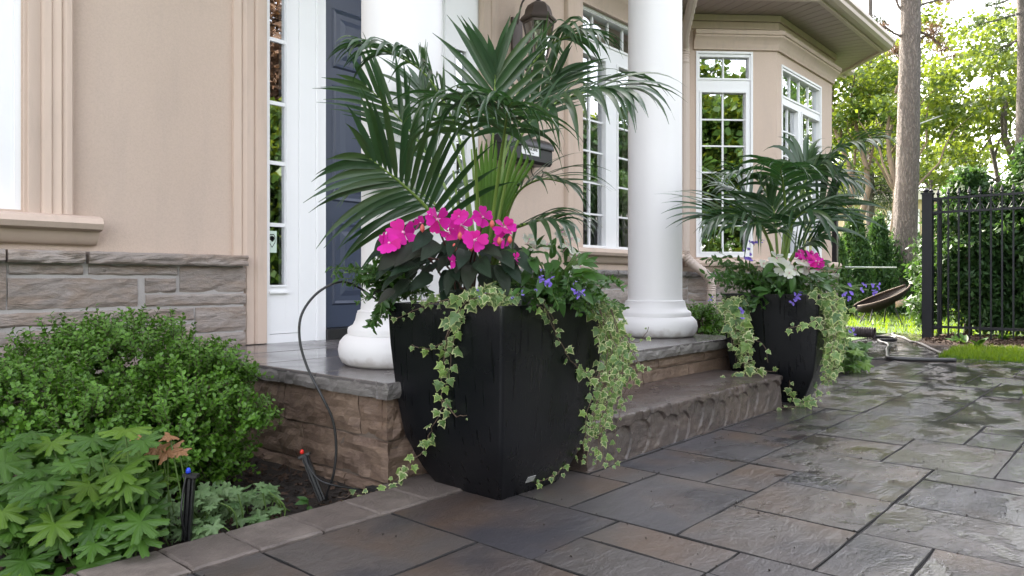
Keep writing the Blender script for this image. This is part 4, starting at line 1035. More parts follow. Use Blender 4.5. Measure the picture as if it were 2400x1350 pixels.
TOCAM = Vector((-AX, -AY, 0)); RIGHT = Vector((AY, -AX, 0))

# ------------------------------------------------------------ palms
def frond(root, name, pts, n, L, W, droop, t0=.30, ang=(38, 68), nup=None, single=None, mat='palm', rw=.006, bendout=0, collect=None, rise=.25):
    sp = catmull(pts, 40)
    n = int(n*1.28)
    fr = MB().tube(sp, [rw*(1.25 - .95*i/40) for i in range(41)], 6).build(name, M['rachis'], root, smooth=True)
    m = len(sp)-1
    for k in range(n):
        t = t0 + (1-t0)*(k+.5)/n; f = t*m; i = min(int(f), m-1); p = sp[i].lerp(sp[i+1], f-i); T = (sp[min(i+2, m)]-sp[max(i-1, 0)]).normalized()
        N = (nup or (UP*.8 + TOCAM*.5)); N = (N - T*N.dot(T)); N.normalize(); S = T.cross(N)
        u = (t-t0)/(1-t0); A = R(ang[0] + (ang[1]-ang[0])*(1-u))      # angle off the rachis
        for s in (-1, 1):
            if single and s != single: continue
            a_ = A + R(rnd.uniform(-6, 6)); D = (T*math.cos(a_) + S*s*math.sin(a_) + N*(rise+rnd.uniform(-.12, .12))).normalized()
            W_ = W*.64; l = L*(.62 + .55*math.sin(math.pi*min(1, u*.85+.18)))*rnd.uniform(.88, 1.08); w = W_*rnd.uniform(.8, 1.1)
            if u > .93: l *= .75
            dr = droop*rnd.uniform(.7, 1.9)+.12; ns = 9; c = p.copy(); d = D.copy(); vs = []
            tw = rnd.uniform(-.5, .5)
            for j in range(ns+1):
                q_ = j/ns; side = d.cross(N + rv(.02)).normalized()
                side = (side*math.cos(tw*q_) + d.cross(side)*math.sin(tw*q_))
                nn = side.cross(d).normalized()
                ww = w*.5*(math.sin(math.pi*min(1, (q_*.80+.20)))**.75)*(1-q_**6); ww = max(ww, .0006)
                if j == 0: ww = w*.16
                vs += [c - side*ww + nn*ww*.35, c.copy(), c + side*ww + nn*ww*.35]
                d = (d + Vector((0, 0, -1))*dr*(.25+q_*1.3)/ns*1.6).normalized(); c = c + d*(l/ns)
            fs = []
            for j in range(ns): b_ = 3*j; fs += [(b_, b_+1, b_+4, b_+3), (b_+1, b_+2, b_+5, b_+4)]
            collect.append((l*w/max(.5, pix(p)[2])**2, fr, vs, fs, mat))
    return fr
def finish_palm(root, leaves, cap=298):
    leaves.sort(key=lambda a_: -a_[0])
    for i, (sc, fr, vs, fs, mat) in enumerate(leaves[:cap]): MB().add(vs, fs).build('leaflet', M[mat], fr, smooth=True)
    if len(leaves) > cap:
        mb = MB()
        for sc, fr, vs, fs, mat in leaves[cap:]: mb.add(vs, fs)
        stuff(mb.build('small_leaflets', M['palm'], root, smooth=True))
base1 = Vector((1.815, 1.675, .57))
palm1 = thing('palm', 'large dark green palm arching over the pink flowers in the nearer black planter', 'palm', base1)
lv = []
def fp(*a_): return [P(x, y, d) for x, y, d in a_]
C1 = (1110, 640, 2.46)
frond(palm1, 'frond', fp(C1, (1050, 560, 2.44), (1000, 487, 2.38), (935, 425, 2.32), (862, 368, 2.27)), 13, .32, .036, .30, .34, (25, 72), nup=TOCAM+UP*.25, collect=lv, rw=.008)
frond(palm1, 'frond', fp(C1, (1100, 500, 2.50), (1078, 330, 2.52), (1010, 190, 2.48), (930, 130, 2.42), (850, 105, 2.38)), 17, .25, .030, 1.0, .40, (30, 60), nup=UP+TOCAM*.2, collect=lv)
frond(palm1, 'frond', fp((1130, 640, 2.5), (1140, 480, 2.5), (1155, 330, 2.47), (1160, 200, 2.44), (1160, 160, 2.43)), 8, .24, .044, .12, .50, (12, 46), nup=TOCAM, collect=lv, rise=.0)
frond(palm1, 'frond', fp((1150, 640, 2.5), (1170, 480, 2.56), (1190, 300, 2.6), (1235, 170, 2.62), (1300, 100, 2.6), (1370, 80, 2.55)), 15, .27, .030, .9, .45, (26, 56), nup=UP+TOCAM*.1, collect=lv)
frond(palm1, 'frond', fp((1150, 640, 2.45), (1175, 480, 2.4), (1215, 330, 2.33), (1290, 250, 2.28), (1390, 212, 2.22), (1450, 214, 2.18)), 14, .30, .034, .85, .46, (28, 62), nup=UP+TOCAM*.45, collect=lv)
frond(palm1, 'frond', fp((1130, 640, 2.42), (1120, 480, 2.34), (1110, 330, 2.22), (1095, 250, 2.08), (1080, 225, 1.97)), 10, .24, .032, 1.3, .50, (35, 70), nup=UP+TOCAM*.2, collect=lv)
frond(palm1, 'frond', fp((1100, 640, 2.55), (1060, 480, 2.62), (1000, 360, 2.66), (920, 260, 2.66), (850, 195, 2.64)), 8, .25, .030, .10, .42, (18, 42), nup=TOCAM*1+UP*.2, collect=lv)
frond(palm1, 'frond', fp((1150, 640, 2.55), (1165, 450, 2.65), (1200, 320, 2.7), (1255, 230, 2.72), (1310, 170, 2.72)), 9, .26, .034, .15, .42, (18, 44), nup=TOCAM+UP*.2, collect=lv)
frond(palm1, 'frond', fp((1150, 640, 2.42), (1185, 550, 2.36), (1225, 528, 2.30), (1275, 515, 2.26), (1320, 518, 2.24)), 9, .19, .028, 1.0, .42, (28, 60), nup=UP+TOCAM*.4, collect=lv)
frond(palm1, 'frond', fp((1160, 640, 2.5), (1185, 520, 2.5), (1215, 450, 2.48), (1270, 420, 2.44), (1330, 430, 2.4)), 8, .24, .022, .55, .45, (20, 50), nup=UP+TOCAM*.3, collect=lv)
frond(palm1, 'frond', fp((1100, 640, 2.6), (1060, 540, 2.7), (1010, 470, 2.76), (930, 425, 2.8), (860, 420, 2.8)), 12, .28, .026, .45, .36, (30, 60), nup=UP+TOCAM*.5, collect=lv)
frond(palm1, 'frond', fp((1120, 640, 2.6), (1095, 450, 2.68), (1050, 310, 2.7), (1000, 240, 2.72), (985, 200, 2.74)), 7, .22, .030, .15, .45, (15, 42), nup=TOCAM, collect=lv)
frond(palm1, 'frond', fp((1140, 640, 2.4), (1160, 470, 2.3), (1180, 330, 2.16), (1190, 260, 2.04), (1200, 240, 1.96)), 8, .23, .032, 1.3, .52, (35, 70), nup=UP+RIGHT*.3, collect=lv)
0 and frond(palm1, 'frond', fp((1120, 640, 2.5), (1110, 470, 2.46), (1080, 340, 2.4), (1030, 290, 2.36), (960, 290, 2.3)), 10, .24, .034, .7, .5, (30, 60), nup=UP+TOCAM*.4, collect=lv)
0 and frond(palm1, 'frond', fp((1140, 640, 2.55), (1150, 500, 2.62), (1120, 380, 2.7), (1130, 250, 2.74), (1120, 190, 2.78)), 9, .26, .040, .2, .42, (18, 46), nup=TOCAM, collect=lv)
# young folded frond, brighter green
for x1, y1 in ((1118, 345), (1130, 330), (1141, 326), (1152, 320), (1163, 328), (1176, 334), (1195, 345), (1208, 350), (1222, 356), (1235, 364), (1247, 372)):
    pts = fp((1135, 620, 2.45), ((1135+x1)/2+3, 470, 2.42), (x1-2, (y1+400)/2, 2.40), (x1, y1, 2.39)); sp = catmull(pts, 12); vs = []
    for j, c in enumerate(sp):
        q_ = j/12; w = .0068*math.sin(math.pi*min(1, .15+.85*q_))**.6*(1-q_**5)+.0012
        vs += [c - RIGHT*w, c + TOCAM*.004, c + RIGHT*w]
    fs = []
    for j in range(12): b_ = 3*j; fs += [(b_, b_+1, b_+4, b_+3), (b_+1, b_+2, b_+5, b_+4)]
    MB().add(vs, fs).build('young_leaflet', M['palm_young'], palm1, smooth=True)
for x0_, x1_, y1_ in ((1085, 1062, 400), (1100, 1085, 330), (1120, 1105, 350), (1165, 1170, 380), (1180, 1185, 400), (1160, 1205, 390), (1140, 1128, 360), (1150, 1150, 380)):
    MB().tube(catmull(fp((1130, 640, 2.5), (x0_, 540, 2.5), (x1_, y1_, 2.5)), 10), [.0075*(1-.05*k) for k in range(11)], 6).build('stalk', M['rachis'], palm1, smooth=True)
finish_palm(palm1, lv)

base2 = Vector((4.215, 1.655, .57))
palm2 = thing('palm', 'smaller dark palm spreading in front of the bay window in the farther black planter', 'palm', base2)
lv = []
K2 = dict(L=.30, W=.040)
for pts, n, L, W, dr, ang, nup in (
  (((1835,640,4.2),(1860,520,4.2),(1890,420,4.2),(1930,385,4.15),(1985,345,4.05),(2040,330,3.95)), 13, .30, .044, .75, (25, 60), UP+TOCAM*.4),
  (((1830,640,4.2),(1850,500,4.25),(1865,420,4.3),(1885,385,4.3),(1905,370,4.3)), 8, .24, .05, .9, (25, 60), UP+TOCAM*.7),
  (((1825,640,4.2),(1800,560,4.15),(1760,510,4.1),(1700,502,4.05),(1660,515,4.0)), 12, .36, .036, .35, (22, 56), UP+TOCAM*.6),
  (((1825,640,4.2),(1815,520,4.25),(1790,440,4.25),(1755,410,4.2),(1720,405,4.2)), 10, .27, .036, .9, (28, 58), UP+TOCAM*.3),
  (((1830,640,4.2),(1840,500,4.2),(1835,430,4.1),(1830,400,4.0),(1835,385,3.9)), 9, .30, .046, 1.0, (35, 68), UP+TOCAM*.3),
  (((1835,640,4.25),(1880,560,4.3),(1920,500,4.35),(1950,470,4.35)), 9, .34, .036, .35, (22, 56), TOCAM+UP*.5),
  (((1830,640,4.15),(1850,540,4.05),(1880,500,3.95),(1915,500,3.9)), 9, .32, .042, .8, (28, 62), UP+TOCAM*.6),
  (((1820,640,4.15),(1800,560,4.05),(1780,525,3.95),(1745,530,3.9)), 10, .34, .038, .7, (28, 60), UP+TOCAM*.5),
  (((1835,640,4.25),(1860,500,4.3),(1900,420,4.35),(1950,410,4.3),(2000,425,4.25)), 10, .27, .034, .9, (25, 55), UP+TOCAM*.5),
  (((1825,640,4.2),(1820,560,4.2),(1815,500,4.2),(1800,470,4.2)), 9, .30, .042, .5, (28, 60), TOCAM+UP*.4),
  (((1830,640,4.3),(1790,540,4.4),(1750,470,4.45),(1700,440,4.45)), 10, .30, .036, .4, (24, 56), UP+TOCAM*.5),
  (((1835,640,4.2),(1870,590,4.1),(1920,555,4.0)), 8, .30, .042, .4, (25, 55), UP+TOCAM*.8)):
    frond(palm2, 'frond', fp(*pts), n, L, W, dr, .38, ang, nup=nup, collect=lv, rw=.007)
finish_palm(palm2, lv)

# ------------------------------------------------------------ ivy
def ivy_plant(label, base, strands, bvs, size=.045, cap=298, group=None, dens=.022):
    root = thing('ivy', label, 'ivy', base, group); cnt = [0]; rest = []
    for st_ in strands:
        pts, dflt, sc = st_[0], st_[1], (st_[2] if len(st_) > 2 else 1)
        wp = []
        for q_ in pts:
            if len(q_) == 3: wp.append(P(*q_))
            else:
                h, n = ray(q_[0], q_[1], bvs, dflt); wp.append(h + n*.012 + TOCAM*.004)
        Lt = sum((wp[i+1]-wp[i]).length for i in range(len(wp)-1)); sp = catmull(wp, max(6, int(Lt/.02)))
        sp = [p + rv(.0022) for p in sp]
        MB().tube(sp, [.0019*(1-.5*i/len(sp)) for i in range(len(sp))], 5).build('vine', M['ivy_stem'], root)
        s = rnd.uniform(0, dens); tot = 0; side = 1
        for i in range(len(sp)-1):
            seg = (sp[i+1]-sp[i]).length; T = (sp[i+1]-sp[i]).normalized()
            while s < tot + seg:
                p = sp[i].lerp(sp[i+1], (s-tot)/seg); side = -side
                view = (Vector((0, 0, H)) - p).normalized(); S = T.cross(view)
                if S.length < .1: S = RIGHT.copy()
                S.normalize(); ps = S*side*rnd.uniform(.3, 1) + view*rnd.uniform(.3, 1.0) + UP*rnd.uniform(-.1, .4); ps.normalize()
                q_ = p + ps*rnd.uniform(.006, .018)
                D = (Vector((0, 0, -1))*rnd.uniform(.3, 1) + S*side*rnd.uniform(.2, 1.0) + T*.3 + rv(.15)).normalized()
                N = (view + UP*.25 + rv(.38)).normalized()
                f = 1 - .45*(s/max(Lt, .01))**2
                rest.append((q_, frame(q_, D, N, size*sc*f*rnd.uniform(.42, 1.2)), p))
                s += dens*rnd.uniform(.6, 1.5)
            tot += seg
    rest.sort(key=lambda a_: -a_[1].to_scale()[1]/pix(a_[0])[2])
    for k, (q_, Mx, p) in enumerate(rest[:cap]): inst('leaf', IVY[rnd.randrange(5)], root, Mx)
    if len(rest) > cap:
        mb = MB()
        for q_, Mx, p in rest[cap:]:
            me = IVY[rnd.randrange(5)]; b_ = len(mb.v)
            mb.v += [tuple(Mx @ v.co) for v in me.vertices]; mb.f += [tuple(b_+i for i in pp.vertices) for pp in me.polygons]; mb.m += [pp.material_index for pp in me.polygons]
        stuff(mb.build('small_leaves', [M['ivy_green'], M['ivy_cream']], root))
    return root
B1 = [BV1, GB]
ivy_plant('variegated ivy strand trailing down the front corner of the nearer planter onto the paving', (1.60, 1.5, .6), [
    ([(1180, 680, 2.15), (1130, 690, 2.10), (1085, 705), (1062, 760), (1050, 830), (1042, 900), (1040, 960), (1015, 1010), (1000, 1045), (965, 1085), (930, 1120, 2.42), (895, 1150, 2.36), (845, 1158, 2.33), (790, 1165, 2.33)], 2.4, 1.05),
    ([(1150, 690, 2.14), (1110, 700), (1080, 730), (1066, 770), (1055, 800), (1045, 850)], 2.3, 1.1), ([(1160, 680, 2.15), (1120, 695, 2.1), (1090, 715), (1078, 745), (1070, 800), (1062, 850), (1050, 905)], 2.3, 1.0),
    ([(1050, 800), (1015, 815), (985, 812), (972, 806)], 2.3, .6), ([(1042, 930), (1065, 965), (1085, 972), (1098, 970)], 2.3, .7),
    ([(1130, 688, 2.2), (1060, 700, 2.2), (1010, 712, 2.25), (960, 735), (930, 750)], 2.3, .7),
    ([(1085, 705), (1060, 712), (1040, 725)], 2.3, .8)], B1, size=.042, dens=.027)
ivy_plant('clump of yellow-green variegated ivy on the rim of the nearer planter', (1.62, 1.55, .62), [
    ([(1140+25*math.cos(a_), 690+8*math.sin(a_), 2.22), (1160+40*math.cos(a_*1.7), 688+12*math.sin(a_*2.3), 2.14), (1165+50*math.cos(a_*2.1), 695+12*math.sin(a_*1.3), 2.10)], 2.2, 1.05) for a_ in range(5)] +
    [([(1080, 700, 2.3), (1010, 703, 2.28), (965, 700, 2.28)], 2.3, .8)], B1, size=.042, dens=.022)
right = []
rs = random.Random(5)
for k in range(26):
    x0_ = rs.uniform(1370, 1420); x1_ = rs.uniform(1395, 1500) if k % 3 else rs.uniform(1420, 1470); y1_ = rs.choice([850, 900, 960, 1010, 1060, 1090])
    d0 = rs.uniform(2.34, 2.62); sway = rs.uniform(-20, 25)
    xe_ = x1_ - (y1_-800)*.16
    right.append(([(x0_-20, 700, d0), (x0_+10, 715, d0), ((x0_+x1_)/2+10, 780, d0-.02), (x1_+sway*.3, 860 if y1_ > 870 else 820, d0-.03)] + ([(xe_+sway*.2, (860+y1_)/2, d0-.03), (xe_-10, y1_, d0-.02)] if y1_ > 870 else []), d0, rs.uniform(.75, 1.0)))
right += [([(1400, 760, 2.45), (1450, 790, 2.4), (1500, 800, 2.35), (1520, 770, 2.33)], 2.4, .8), ([(1410, 740, 2.45), (1440, 765, 2.4), (1490, 840, 2.35), (1520, 880, 2.33)], 2.4, .75),
          ([(1400, 960, 2.5), (1370, 1020, 2.5), (1330, 1080, 2.47), (1300, 1115, 2.42), (1262, 1130, 2.38), (1250, 1125, 2.37)], 2.4, .85), ([(1420, 960, 2.5), (1410, 1040, 2.47), (1425, 1090, 2.44), (1440, 1105, 2.42)], 2.4, .8)]
ivy_plant('dense curtain of variegated ivy hanging from the right side of the nearer planter', (2.05, 1.45, .6), right, [], size=.035, dens=.023)
ivy_plant('short variegated ivy strand crossing the front right face of the nearer planter', (1.75, 1.42, .6), [
    ([(1262, 712, 2.12), (1285, 740), (1300, 790), (1325, 835), (1350, 862), (1385, 872, 2.25), (1400, 870, 2.25)], 2.2, .85), ([(1275, 715, 2.14), (1290, 770), (1305, 800)], 2.2, .6), ([(1340, 850), (1370, 880), (1395, 885, 2.3), (1420, 880, 2.3)], 2.3, 1.0)], B1, size=.034, dens=.034)
B2 = [BV2, GB, SB]
l2 = []
for k in range(22):
    x0_ = rs.uniform(1690, 1730); x1_ = rs.uniform(1710, 1765); y1_ = rs.choice([780, 820, 860, 880])
    d0 = rs.uniform(3.95, 4.2); l2.append(([(x0_, 700, d0), ((x0_+x1_)/2, 740, d0-.02), (x1_, min(y1_, 800), d0-.04), (x1_+(y1_-780)*.1, y1_, d0-.05)], d0, rs.uniform(.8, 1.1)))
l2 += [([(1740, 850, 3.9), (1780, 868, 3.85), (1825, 870, 3.82)], 3.9, .9), ([(1730, 870, 3.9), (1710, 885, 3.85), (1690, 893, 3.85)], 3.9, .9), ([(1850, 890), (1855, 930), (1880, 955), (1830, 960), (1825, 955)], 3.9, .8), ([(1880, 950), (1900, 940, 3.8), (1920, 935, 3.75)], 3.9, .8), ([(1760, 790, 3.9), (1790, 810, 3.85), (1800, 850, 3.85)], 3.9, .7)]
ivy_plant('variegated ivy hanging from the left side of the farther planter onto the stone step', (3.9, 1.75, .6), l2, B2, size=.058, dens=.035)
l3 = []
for k in range(24):
    x0_ = rs.uniform(1900, 1960); x1_ = rs.uniform(1925, 1985); y1_ = rs.choice([780, 820, 860, 900, 925])
    d0 = rs.uniform(3.85, 4.2); l3.append(([(x0_-20, 690, d0), ((x0_+x1_)/2+8, 725, d0-.02), (x1_, min(y1_, 800), d0-.04), (x1_-(y1_-780)*.22, y1_, d0-.05)], d0, rs.uniform(.8, 1.1)))
l3 += [([(1920, 740, 3.8), (1900, 755, 3.75), (1870, 765, 3.72), (1845, 768, 3.7)], 3.8, .9), ([(1960, 700, 3.9), (2000, 735, 3.85), (2030, 755, 3.8)], 3.9, .7)]
ivy_plant('variegated ivy hanging from the right side of the farther planter', (4.4, 1.4, .6), l3, [], size=.058, dens=.035)

# ------------------------------------------------------------ flowers
def petal_mesh(mat):
    mb = MB(); vs = [(0, 0, 0)]; n = 10
    pts = [(0, .02), (.20, .22), (.38, .5), (.45, .78), (.36, .98), (.16, 1.04), (0, .93), (-.16, 1.04), (-.36, .98), (-.45, .78), (-.38, .5), (-.20, .22)]
    vs = [(x, y, .10*y*y - .25*x*x + .03*math.sin(14*x)) for x, y in pts] + [(0, .6, .0)]
    return mb.add(vs, [(i, (i+1) % 12, 12) for i in range(12)]).mesh('petal', mat, True)
PET = {k: petal_mesh(M[k]) for k in ('pink', 'paleflower', 'purple')}
eye = simple('flower_eye', (.75, .35, .55), .5)
def flower(parent, pos, N, r, kind='pink', n=5, droop=0.1, label=None):
    Fm = frame(pos, N.orthogonal(), N, 1)
    mb = MB(); mb.lathe([(r*.10, -.004), (r*.12, .002), (r*.05, .006)], (0, 0, 0), 7); mb.tube([(0, 0, -.004), (0, r*.02, -r*.9)], r*.035, 4)
    fo = link(bpy.data.objects.new('flower', mb.mesh('flower', eye)), parent, Fm)
    a0 = rnd.uniform(0, 6)
    for k in range(n):
        a_ = a0 + 2*math.pi*k/n + rnd.uniform(-.2, .2); d = Vector((math.cos(a_), math.sin(a_), -droop + rnd.uniform(-.35, .35))); nn = Vector((0, 0, 1)) + rv(.28)
        inst('petal', PET[kind], fo, Fm @ frame(d*r*.06 + Vector((0, 0, .002*k*.5)), d, nn, r*rnd.uniform(.9, 1.06)*1.0, sx=r*1.08))
    return fo
DL = [leaf_mesh('leaf', M['dleaf'], 1, .52, 7, .30, .35, wave=w) for w in (0, .08)]
GL = [leaf_mesh('leaf', M['gleaf'], 1, .46, 6, .25, .3), leaf_mesh('leaf', M['gleaf'], 1, .36, 6, .35, .3)]
imp = thing('impatiens', 'dark-leaved impatiens with bright magenta flowers in the nearer planter', 'flowers', (1.68, 1.62, .57))
fl = [(945,545,34),(912,570,26),(1025,514,27),(1052,546,21),(1082,528,29),(1112,563,27),(1131,509,22),(1183,533,24),(1177,562,22),(984,522,16),(1010,503,14),(1062,612,16),(1209,606,13),(1076,508,18),(900,560,16)]
for x, y, r in fl:
    d = 2.16 + rnd.uniform(-.06, .05); p = P(x, y, d)
    N = (TOCAM*1.0 + UP*rnd.uniform(.0, .9) + RIGHT*rnd.uniform(-.8, .8)).normalized()
    if r < 17: N = (TOCAM*.5 + RIGHT*rnd.choice([-1, 1]) - UP*.2).normalized()
    flower(imp, p, N, r/F*d*1.08, 'pink')
core = Vector((1.66, 1.66, .60))
for k in range(110):
    if k < 14: x, y, sz_ = [(960,590,.11),(990,560,.09),(1010,580,.10),(1085,600,.085),(1100,640,.105),(1130,620,.10),(1180,600,.11),(1150,585,.08),(920,600,.11),(1200,630,.09),(1060,575,.08),(1180,650,.10),(1225,610,.09),(950,625,.10)][k]; d = 2.12
    else: x, y, sz_, d = rnd.uniform(890, 1235), rnd.uniform(560, 700), rnd.uniform(.06, .10), rnd.uniform(2.18, 2.5)
    p = P(x, y, d); out = (p-core); out.z = 0; out = out.normalized() if out.length > .01 else TOCAM
    D = (out*.6 + RIGHT*(x-1070)/260 + TOCAM*rnd.uniform(.1, .6) - UP*rnd.uniform(.15, .95) + rv(.2)).normalized(); N = (UP*.8 + TOCAM*.7 + rv(.25)).normalized()
    inst('leaf', DL[k % 2], imp, frame(p - D*sz_*.5, D, N, sz_))
for x, y in ((945,545),(1025,514),(1082,528),(1131,509),(1183,533),(1112,563),(1000,590),(1150,600),(1060,600)):
    MB().tube(catmull([core + rv(.03) - UP*.03, P((x+1090)/2, 620, 2.3), P(x, y+14, 2.2)], 8), .0035, 5).build('stalk', simple('red_stem', (.10, .035, .03), .5) if 'red_stem' not in bpy.data.materials else bpy.data.materials['red_stem'], imp, smooth=True)
for x, y in ((990,545),(1078,563),(1065,590),(1105,590),(1170,575),(1195,572),(1153,535)):
    MB().lathe([(.0008, 0), (.006, .006), (.0075, .012), (.005, .020), (.0008, .025)], P(x, y, 2.13), 8).build('bud', simple('bud_salmon', (.55, .10, .09), .5) if 'bud_salmon' not in bpy.data.materials else bpy.data.materials['bud_salmon'], imp, smooth=True)
whi = thing('impatiens', 'green-leaved impatiens with white flowers on the right of the nearer planter', 'flowers', (2.0, 1.62, .57))
for x, y, r in ((1240,562,16),(1262,570,15),(1250,582,12),(1330,578,18),(1352,600,17),(1318,545,16),(1360,625,17),(1348,640,15),(1282,575,14),(1340,560,16)):
    d = 2.26 + rnd.uniform(-.05, .05); flower(whi, P(x, y, d), (TOCAM*.5 + UP*.7 + RIGHT*rnd.uniform(-.2, .7)).normalized(), r/F*d*1.15, 'paleflower')
core = Vector((2.0, 1.62, .60))
for k in range(130):
    x = rnd.uniform(1195, 1375); y = rnd.uniform(575 if x < 1330 else 600, 690); d = rnd.uniform(2.1, 2.5); p = P(x, y, d); sz_ = rnd.uniform(.035, .075)
    D = (RIGHT*(x-1285)/110 + TOCAM*rnd.uniform(0, .8) + UP*rnd.uniform(-.5, .5) + rv(.3)).normalized()
    inst('leaf', GL[k % 2], whi, frame(p, D, (UP + TOCAM*.6 + rv(.3)).normalized(), sz_))
for k in range(16):
    x = rnd.uniform(1220, 1370); MB().tube(catmull([core + rv(.02) - UP*.02, P((x+1290)/2, 640, 2.3), P(x, rnd.uniform(585, 620), 2.28)], 6), .0028, 5).build('stalk', M['stem'], whi, smooth=True)

def bushy(name, label, cat, base, stems, leaf, size, matstem, dens=.012, cap=298, tip=None, group=None):
    """stems: lists of world points; leaves in alternate pairs along them"""
    root = thing(name, label, cat, base, group); lv_ = []
    for s_ in stems:
        Lt = sum((s_[i+1]-s_[i]).length for i in range(len(s_)-1)); sp = catmull(s_, max(5, int(Lt/.02)))
        MB().tube(sp, [.0022*(1-.6*i/len(sp)) for i in range(len(sp))], 5).build('stem', matstem, root)
        tot = 0; s = dens
        for i in range(len(sp)-1):
            seg = max(1e-5, (sp[i+1]-sp[i]).length); T = (sp[i+1]-sp[i]).normalized()
            while s < tot+seg:
                p = sp[i].lerp(sp[i+1], (s-tot)/seg); az = rnd.uniform(0, 6.28); A = T.orthogonal().normalized(); B_ = T.cross(A)
                S = A*math.cos(az)+B_*math.sin(az); D = (S + T*.6 + rv(.15)).normalized()
                lv_.append(frame(p, D, (T+UP*.6+rv(.25)).normalized(), size*rnd.uniform(.6, 1.15)*(1-.3*s/max(Lt, .01)))); s += dens*rnd.uniform(.5, 1.4)
            tot += seg
    rnd.shuffle(lv_)
    for k, Mx in enumerate(lv_[:cap]): inst('leaf', leaf[k % len(leaf)], root, Mx)
    if len(lv_) > cap:
        mb = MB()
        for k, Mx in enumerate(lv_[cap:]):
            me = leaf[k % len(leaf)]; b_ = len(mb.v); mb.v += [tuple(Mx @ v.co) for v in me.vertices]; mb.f += [tuple(b_+i for i in pp.vertices) for pp in me.polygons]; mb.m += [0]*len(me.polygons)
        stuff(mb.build('foliage', leaf[0].materials[0], root, smooth=True))
    return root
SM = [leaf_mesh('leaf', M['gleaf'], 1, .42, 4, .2, .3), leaf_mesh('leaf', M['gleaf'], 1, .5, 4, -.1, .3)]
def stems(spec, n, d0, d1, base, jit=14, mid=.5, lift=.03):
    out = []
    for k in range(n):
        x, y = spec[k % len(spec)]; d = rnd.uniform(d0, d1); tip = P(x+rnd.gauss(0, jit), y+rnd.gauss(0, jit), d); b_ = base + rv(.035); b_.z = base.z
        m_ = b_.lerp(tip, mid) + UP*lift + rv(.01); out.append([b_, m_, tip])
    return out
vb = bushy('trailing_plant', 'leafy green trailing plant spilling over the left corner of the nearer planter', 'plant', (1.66, 1.88, .57),
      stems([(875,590),(895,600),(860,620),(800,650),(815,670),(790,640),(830,640),(850,660),(880,640),(870,690),(885,740),(870,765),(900,700),(920,690),(940,670),(905,650),(880,780),(842,690),(960,680),(985,690),(1000,680)], 46, 2.3, 2.5, P(945, 690, 2.46)), SM, .038, M['stem'], dens=.0085)
sc1 = bushy('fan_flower', 'trailing plant with small purple fan flowers on the right rim of the nearer planter', 'plant', (2.0, 1.5, .57),
      stems([(1290,660),(1330,680),(1370,700),(1400,690),(1420,670),(1440,680),(1350,650),(1250,670),(1230,690),(1410,720),(1300,720),(1260,710),(1340,730),(1380,735),(1270,640),(1220,650),(1390,650),(1160,680),(1140,690),(1440,710),(1360,710),(1320,705)], 60, 2.08, 2.4, P(1310, 700, 2.35)), SM, .030, M['stem'], dens=.0070)
def purple(parent, x, y, r, d, nf=3):
    for k in range(nf):
        p = P(x+rnd.uniform(-r, r)*.7, y+rnd.uniform(-r, r)*.7, d); N = (TOCAM+UP*.4+rv(.4)).normalized(); Fm = frame(p, N.orthogonal(), N, 1)
        fo = link(bpy.data.objects.new('flower', MB().lathe([(.0015, -.008), (.002, 0), (.001, .001)], (0, 0, 0), 5).mesh('flower', M['stem'])), parent, Fm)
        a0 = rnd.uniform(0, 6)
        for j in range(5): a_ = a0 + j*.62; inst('petal', PET['purple'], fo, Fm @ frame((0, 0, 0), (math.cos(a_), math.sin(a_), .15), (0, 0, 1), r*.42/F*d, sx=r*.22/F*d))
for x, y, r in ((1275,655,20),(1290,672,20),(1272,640,10),(1300,655,10),(1352,686,16),(1366,690,14),(1226,688,10),(1257,684,8),(1120,676,8),(1128,693,8),(1140,690,7),(1345,665,9),(1205,700,8)): purple(sc1, x, y, r, 2.08, 4 if r > 12 else 2)

# second planter's flowers
b2 = P(1830, 690, 4.2)
g2 = bushy('trailing_plant', 'green leafy plants with white and purple blooms filling the farther planter', 'plant', (4.2, 1.66, .57),
      stems([(1670,610),(1665,640),(1690,620),(1720,640),(1700,670),(1680,680),(1720,700),(1740,660),(1760,640),(1780,620),(1750,690),(1790,660),(1810,640),(1850,640),(1900,650),(1930,640),(1960,650),(1990,640),(1980,670),(1950,690),(1900,690),(1860,680),(1830,670),(1660,660),(1700,650),(1735,735),(1745,720),(1760,710),(1780,690)], 90, 3.85, 4.3, b2), SM, .058, M['stem'], dens=.021)
for x, y, r in ((1760,600,16),(1750,590,12),(1765,570,14),(1780,565,12),(1740,735,14),(1868,692,12),(1860,705,12),(1990,680,16),(1985,695,12),(2022,675,12),(2045,680,14),(2055,672,10),(1870,690,12),(2000,775,12),(1665,700,8)): purple(g2, x, y, r, 3.85, 4)
for k in range(5): MB().tube(catmull([b2, P(1930, 660+k*4, 4.0), P(1985+k*17, 690-k*5+rnd.uniform(-6, 6), 3.9)], 8), .003, 5).build('stem', M['stem'], g2)
i2 = thing('impatiens', 'magenta and white impatiens below the palm in the farther planter', 'flowers', (4.3, 1.6, .57))
for x, y, r, kind in ((1885,596,15,'pink'),(1898,604,16,'pink'),(1912,612,15,'pink'),(1875,600,12,'pink'),(1905,598,12,'pink'),(1918,620,12,'pink'),(1835,628,18,'paleflower'),(1865,632,15,'paleflower'),(1820,605,16,'paleflower'),(1880,614,14,'paleflower'),(1895,630,14,'paleflower'),(1850,640,12,'paleflower'),(1790,618,10,'paleflower')):
    flower(i2, P(x, y, 3.9+rnd.uniform(-.08, .05)), (TOCAM*.8+UP*.6+rv(.25)).normalized(), r/F*3.9*1.15, kind)
